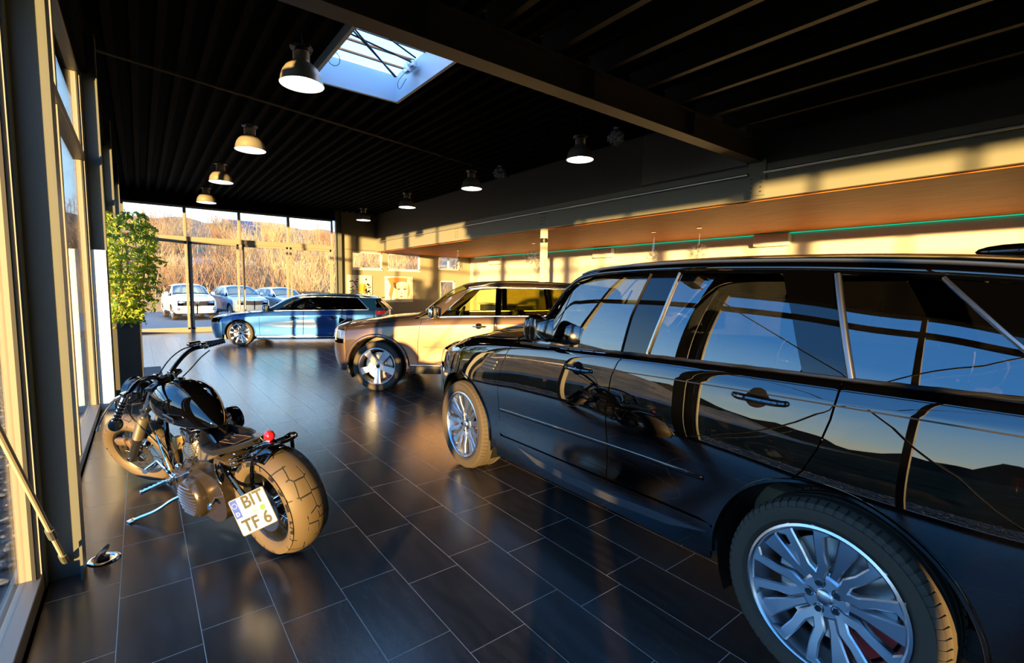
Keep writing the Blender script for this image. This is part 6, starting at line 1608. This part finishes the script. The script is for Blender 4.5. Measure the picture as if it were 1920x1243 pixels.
# ================================================================== outdoors
def outside():
    asph = mat('asphalt_lot', (.10, .105, .115), .75, noise=.25, nscale=14, bump=.15, bscale=80)
    o = MB().box(-150, YB - 90, -.16, XL - .12, 22, -.03).build('ground', mat('dark_verge', (.020, .024, .018), .95, spec=0.0, noise=.5, nscale=.6)); o['kind'] = 'structure'
    o = MB().box(-60, 22, -.14, XL - .12, 37, -.03).box(XL - .12, YF + .12, -.14, 60, 37, -.03).box(-60, YB - 60, -.14, 60, YB - .1, -.035).build('ground', asph); o['kind'] = 'structure'
    # gravel strip along the glass wall
    o = MB().box(XL - 1.5, YB, -.06, XL - .12, YF, -.02).build('gravel_bed', mat('gravel_base', (.06, .06, .065), .9, bump=.8, bscale=30)); o['kind'] = 'structure'
    random.seed(5); g = MB(); cols = [mat('pebble_grey', (.16, .17, .19), .7), mat('pebble_tan', (.34, .28, .20), .7), mat('pebble_dark', (.07, .08, .09), .6)]
    ic = bmesh.new(); bmesh.ops.create_icosphere(ic, subdivisions=1, radius=1); iv = [v.co.copy() for v in ic.verts]; ifc = [[v.index for v in f.verts] for f in ic.faces]; ic.free()
    for k in range(4200):
        x = XL - .15 - random.random() * 1.3; y = -.5 + 11 * random.random() ** 1.3; s_ = random.uniform(.014, .034)
        Q = Matrix.Rotation(random.random() * 6, 3, 'Z') @ Matrix.Diagonal((s_ * 1.2, s_ * .9, s_ * .6)); c = Vector((x, y, random.uniform(-.02, .006)))
        g.cur = random.choice((0, 0, 1, 2)); g.add([c + Q @ (v * random.uniform(.85, 1.1)) for v in iv], ifc)
    me = bpy.data.meshes.new('gravel'); me.from_pydata(g.v, [], g.f); me.polygons.foreach_set('material_index', g.mi)
    o = link_mesh('gravel', me, cols, None, None); tag(o, 'bed of grey and tan pebbles outside the glass wall', 'gravel', None, 'stuff')
    # hillside, terraced for the road
    def hz(x, y):
        z = -.05
        z += 3.0 * min(1, max(0, (y - 36) / 12)) ** 1.1
        z += .0 if y < 60 else 9.0 * min(1, (y - 60) / 34) ** .9
        return z + (.0 if y < 37 else .35 * math.sin(x * .31 + y * .2) + .25 * math.sin(x * .83 - y * .5)) * min(1, max(0, (y - 37) / 6)) * (0.2 if 49 < y < 60 else 1)
    xs = np.linspace(-70, 90, 110); ys = np.concatenate([np.linspace(36, 62, 40), np.linspace(63, 140, 40)])
    vs = [(x, y, hz(x, y)) for y in ys for x in xs]; n = len(xs)
    o = MB().add(vs, [(j * n + i, j * n + i + 1, (j + 1) * n + i + 1, (j + 1) * n + i) for j in range(len(ys) - 1) for i in range(n - 1)]).build('hillside', mat('winter_bank', (.16, .10, .055), .9, noise=.6, nscale=1.6, col2=(.27, .20, .12), bump=.9, bscale=6), sharp=None); o['kind'] = 'structure'
    o = MB().box(-60, 51.5, 2.95, 80, 57.5, 3.12).build('road', mat('road_grey', (.30, .29, .28), .8)); o['kind'] = 'structure'
    # dark ridge to the west
    vs = []; m2 = []
    for j in range(2):
        for i in range(80):
            a = -1.9 + i * .045; r = 120; h = (5.0 + 2.2 * math.sin(i * .35) + 1.3 * math.sin(i * 1.1) + .5 * math.sin(i * 2.7)) * j * (.18 if a < -.45 else min(1, .18 + (a + .45) * 2))
            vs.append((-r * math.cos(a), r * math.sin(a) , h - .1))
    o = MB().add(vs, [(i, i + 1, 80 + i + 1, 80 + i) for i in range(79)]).build('hills', mat('far_ridge', (.022, .024, .018), .95, spec=0.0), sharp=None); o['kind'] = 'structure'
    # guard rail, each stretch with posts
    gr = empty('guard_rail', (0, 51.2, 3.0)); tag(gr, 'long pale steel guard rail along the road on the bank', 'guard rail')
    MB().box(-40, -.04, .55, 45, .04, .95).build('rail_beam', mat('rail_pale', (.75, .72, .66), .5), gr); MB().box(-40, -.03, 1.25, 45, .03, 1.33).build('top_rail', STEEL, gr)
    for k in range(18): MB().box(-38 + k * 4.6, -.05, -.1, -37.9 + k * 4.6, .05, 1.33).build('post', STEEL, gr)
    # house with dark solar panels
    h = empty('house', (16.3, 92, 9.0)); tag(h, 'pale house with a low brown roof and dark solar panels on the hilltop', 'house')
    MB().box(-5, 0, -1, 5.5, 7, 1.9).build('walls', mat('house_wall', (.62, .55, .45), .8), h)
    MB().add([(-5.8, -.8, 1.8), (6.2, -.8, 1.8), (5.2, 3.5, 3.9), (-4.8, 3.5, 3.9), (-5.8, 7.8, 1.8), (6.2, 7.8, 1.8)], [(0, 1, 2, 3), (3, 2, 5, 4), (0, 3, 4), (1, 5, 2)]).build('roof', mat('house_roof', (.35, .24, .16), .8), h)
    for k in range(4):
        for q in range(2):
            f = q * .46 + .06; x = -3.9 + k * 1.25; 
            P_ = lambda u, t: (x + u, -.8 + 4.3 * t, 1.86 + 2.1 * t)
            MB().add([P_(0, f), P_(1.1, f), P_(1.1, f + .38), P_(0, f + .38)], [(0, 1, 2, 3)]).build('solar_panel', mat('solar_dark', (.02, .03, .06), .2), h)
    for k in range(3): MB().box(-3.5 + k * 3, -.03, .2, -2.6 + k * 3, 0, 1.3).build('window', mat('house_window', (.05, .06, .08), .2), h)
    # bare bushes
    def bush(seed, H, W, nt_, m, name='winter_bush'):
        random.seed(seed); b = MB()
        for k in range(nt_):
            a = random.random() * 2 * PI; r0 = random.random() * W * .25; p = Vector((r0 * math.cos(a), r0 * math.sin(a), 0)); d = Vector((math.cos(a) * random.uniform(.1, .7), math.sin(a) * random.uniform(.1, .7), 1)).normalized()
            L_ = H * random.uniform(.55, 1.0); pts = [p.copy()]
            for j in range(4):
                p = p + d * (L_ / 4); d = (d + Vector((random.uniform(-.3, .3), random.uniform(-.3, .3), random.uniform(-.1, .15)))).normalized(); pts.append(p.copy())
            b.tube(pts, [.020, .016, .012, .009, .005], 3, caps=False)
            for j in (1, 2, 2, 3, 3, 4):
                q = pts[j]; e = (d + Vector((random.uniform(-1, 1), random.uniform(-1, 1), random.uniform(0, .8)))).normalized(); l2 = L_ * random.uniform(.15, .35)
                b.tube([q, q + e * l2 * .5 + Vector((0, 0, .02)), q + e * l2], [.009, .007, .004], 3, caps=False)
        return b.build(name, m, None, sharp=None)
    gold = mat('twig_gold', (.32, .25, .14), .8); rust = mat('twig_rust', (.24, .12, .06), .8); brn = mat('twig_brown', (.17, .12, .08), .8)
    protos = [bush(31, 3.0, 2.6, 90, gold), bush(32, 2.4, 2.8, 90, rust), bush(33, 2.8, 2.4, 90, gold), bush(34, 3.4, 2.6, 80, brn)]
    lab = ['leafless golden winter bush on the bank beyond the car park', 'leafless rust-coloured winter bush on the bank beyond the car park', 'leafless golden winter bush on the bank beyond the car park', 'leafless brown winter bush on the bank beyond the car park']
    grp = ['golden winter bushes', 'rust winter bushes', 'golden winter bushes', 'brown winter bushes']
    random.seed(77); used = [0] * 4
    cells = [(-.06 * y + c * 4.2 + random.uniform(-.3, .3), y + random.uniform(-.4, .4)) for y in (38.5, 42.6, 46.7) for c in range(7)] + [(-.05 * y + c * 6.4 + random.uniform(-.4, .4), y + random.uniform(-.5, .5)) for y in (65, 71.5, 78) for c in range(7)]
    for x, y in cells:
        i = random.choice((0, 1, 2, 3)) if x < 6 else random.choice((0, 0, 2, 2, 1))
        o = protos[i] if not used[i] else protos[i].copy()
        if used[i]: COL.objects.link(o)
        used[i] = 1; s_ = random.uniform(.8, 1.05) * (1.45 if y > 60 else 1)
        o.location = (x, y, hz(x, y) - .1); o.scale = (s_, s_, s_); o.rotation_euler = (0, 0, random.random() * 6); tag(o, lab[i], 'bush', grp[i])
    # tangled undergrowth between the bushes
    random.seed(91); ug = MB()
    um = [gold, rust, brn]
    for k in range(5200):
        y = 37.0 + 13 * random.random() if k % 3 else 62 + 26 * random.random()
        x = -.08 * y - 1 + (.48 * y + 8) * random.random(); z = hz(x, y) - .1; hgt = random.uniform(.8, 2.4) * (1.3 if y > 60 else 1)
        ug.cur = random.choice((0, 0, 1, 2)) if x > 6 else random.choice((0, 1, 1, 2))
        dx, dy = random.uniform(-.8, .8), random.uniform(-.5, .5)
        ug.tube([(x, y, z), (x + dx * .3, y + dy * .3, z + hgt * .5), (x + dx, y + dy, z + hgt)], [.028, .020, .008], 3, caps=False)
        ug.tube([(x + dx * .3, y + dy * .3, z + hgt * .5), (x - dx * .4, y + dy * .6, z + hgt * .9)], [.014, .006], 3, caps=False)
    me = bpy.data.meshes.new('undergrowth'); me.from_pydata(ug.v, [], ug.f); me.polygons.foreach_set('material_index', ug.mi)
    o = link_mesh('undergrowth', me, um, None, None); tag(o, 'tangle of leafless winter undergrowth covering the bank outside', 'undergrowth', None, 'stuff')
    # hilltop trees
    random.seed(50)
    for k, (x, y, hh) in enumerate(((6.3, 87, 4.6), (9.8, 89, 5.2), (26.5, 95, 4.0), (31, 90, 4.5))):
        t = bush(60 + k, hh, 2.0, 26, brn, 'bare_tree'); t.location = (x, y, hz(x, y)); tag(t, ['bare tree on the hilltop, left of the pair by the house', 'bare tree on the hilltop, right of the pair by the house', 'small bare tree on the skyline right of the house', 'bare tree on the skyline farthest right of the house'][k], 'tree')
    # dry stone wall at the foot of the bank
    o = MB().box(-30, 35.6, -.05, 4.9, 36.1, .85).build('retaining_wall', mat('wall_stone_dark', (.10, .095, .09), .8, noise=.4, nscale=5, bump=.5, bscale=12)); o['kind'] = 'structure'
outside()

def outdoor_cars():
    def rows_suv(zr, zb):
        X = [-.5, -.2, 0, .4, .9, 1.5, 2.1, 2.7, 3.05, 3.4]
        k = lambda a: [q * zr for q in a]
        return mkrows(X, [
            ([.80, .84, .86, .87, .87, .87, .87, .87, .86, .82], [.28, .26, .26, .26, .26, .26, .26, .28, .30, .36]),
            ([.84, .88, .90, .895, .89, .89, .89, .90, .89, .85], [.42, .40, .39, .38, .38, .38, .39, .40, .42, .48]),
            ([.85, .90, .92, .91, .90, .90, .90, .92, .91, .87], [.58] * 10),
            ([.85, .90, .92, .915, .91, .91, .91, .92, .915, .88], k([.76, .78, .79, .79, .80, .80, .81, .82, .82, .82])),
            ([.83, .88, .90, .91, .91, .91, .91, .91, .90, .86], k([.86, .90, .93, .95, .97, .99, 1.0, 1.01, 1.02, 1.02])),
            ([.78, .83, .86, .88, .885, .885, .885, .88, .87, .82], k([.92, .96, .99, 1.03, 1.06, 1.07, 1.09, 1.10, 1.11, 1.12])),
            ([.72, .78, .81, .84, .86, .86, .86, .85, .84, .79], k([.94, .99, 1.02, 1.06, 1.10, 1.11, 1.12, 1.14, 1.15, 1.16])),
            ([.68, .75, .79, .80, .79, .75, .70, .67, .66, .65, .64, .62, .59], k([.96, 1.01, 1.05, 1.08, 1.13, 1.26, 1.43, 1.52, 1.55, 1.55, 1.53, 1.50, 1.46]), [-.5, -.2, .1, .35, .55, .78, 1.05, 1.32, 1.6, 2.1, 2.7, 3.05, 3.4]),
            ([.44, .48, .50, .50, .50, .48, .46, .44, .43, .42, .41, .40, .38], k([1.0, 1.05, 1.08, 1.11, 1.15, 1.32, 1.50, 1.60, 1.63, 1.64, 1.62, 1.59, 1.54]), [-.5, -.2, .1, .35, .48, .70, .98, 1.24, 1.55, 2.1, 2.7, 3.05, 3.4]),
            ([0] * 13, k([1.01, 1.06, 1.10, 1.13, 1.16, 1.33, 1.52, 1.62, 1.65, 1.665, 1.645, 1.61, 1.56]), [-.5, -.2, .1, .35, .45, .66, .95, 1.20, 1.52, 2.1, 2.7, 3.05, 3.4])])
    def S(zr, **kw):
        d = dict(WB=2.7, zc=.35, ar=.40, D=.70, rim=.23, hw=.905, rows=rows_suv(zr, 0), x0=-.5, xE=3.35, fb=[.30, .36, .39, .40, .39, .37, .3, .3, .3, .3], fdz=[0, 0, 0, 0, -.04, -.05, 0, 0, 0, 0], rb=[.2, .24, .24, .22, .2, .18, .16, .1, .06, .05], rdz=[0] * 10,
                 xA=.55, xB=1.6, xC=2.5, sill_top=.38, win=(.92, 1.32, 1.66, 2.42, 3.15, 3.0, 3.2), xc=.47, xT=1.18, xs=.56, xT0=1.30, bump_top=2.4, lamp=(-.40, -.72), lamp_t=(3.1, 4.4), grille_t=(2.9, 4.5), design='star', tw=.22, grid=.06, clad=BLKPLAS, lipw=.03, fy=.7,
                 fog=[(-1.05, 1.3), (-.86, 1.2), (-.84, 1.9), (-1.0, 2.0)], gl=glass('windscreen_blue', tint=(.35, .45, .55), ior=2.2))
        d.update(kw); return d
    wpm = paint('white_paint', (.82, .83, .85), .3, spec=.5); bpm = paint('pale_blue_metallic', (.22, .30, .40), .3, metal=.4, spec=.5); spm = paint('silver_metallic', (.45, .47, .50), .3, metal=.5, spec=.5)
    car, sh = build_car('white_suv', (0, 0), 175, 'white SUV parked outside the far window, facing the showroom', wpm, S(1.03, xA=.55), detail=0)
    car.location = (2.00, 27.6, -.03)
    # winged badge on the grille
    b = MB(); b.tube([(-.905, -.075, .84), (-.915, -.04, .81), (-.92, 0, .835), (-.915, .04, .81), (-.905, .075, .84)], .008, 6, smooth=1)
    b.tube([(-.91 , .085 * math.cos(t), .82 + .058 * math.sin(t)) for t in np.linspace(0, 2 * PI, 20)[:-1]], .007, 6, closed=True); b.build('grille_badge', CHROME, car)
    car, sh = build_car('blue_hatchback', (0, 0), 170, 'pale blue-grey people carrier parked outside behind the blue estate car', bpm, S(1.0), detail=0); car.location = (4.45, 28.4, -.03)
    car, sh = build_car('silver_hatchback', (0, 0), 165, 'silver car parked outside beside the pale blue one, mostly hidden by the blue estate', spm, S(.95), detail=0); car.location = (6.95, 29.4, -.03)
outdoor_cars()
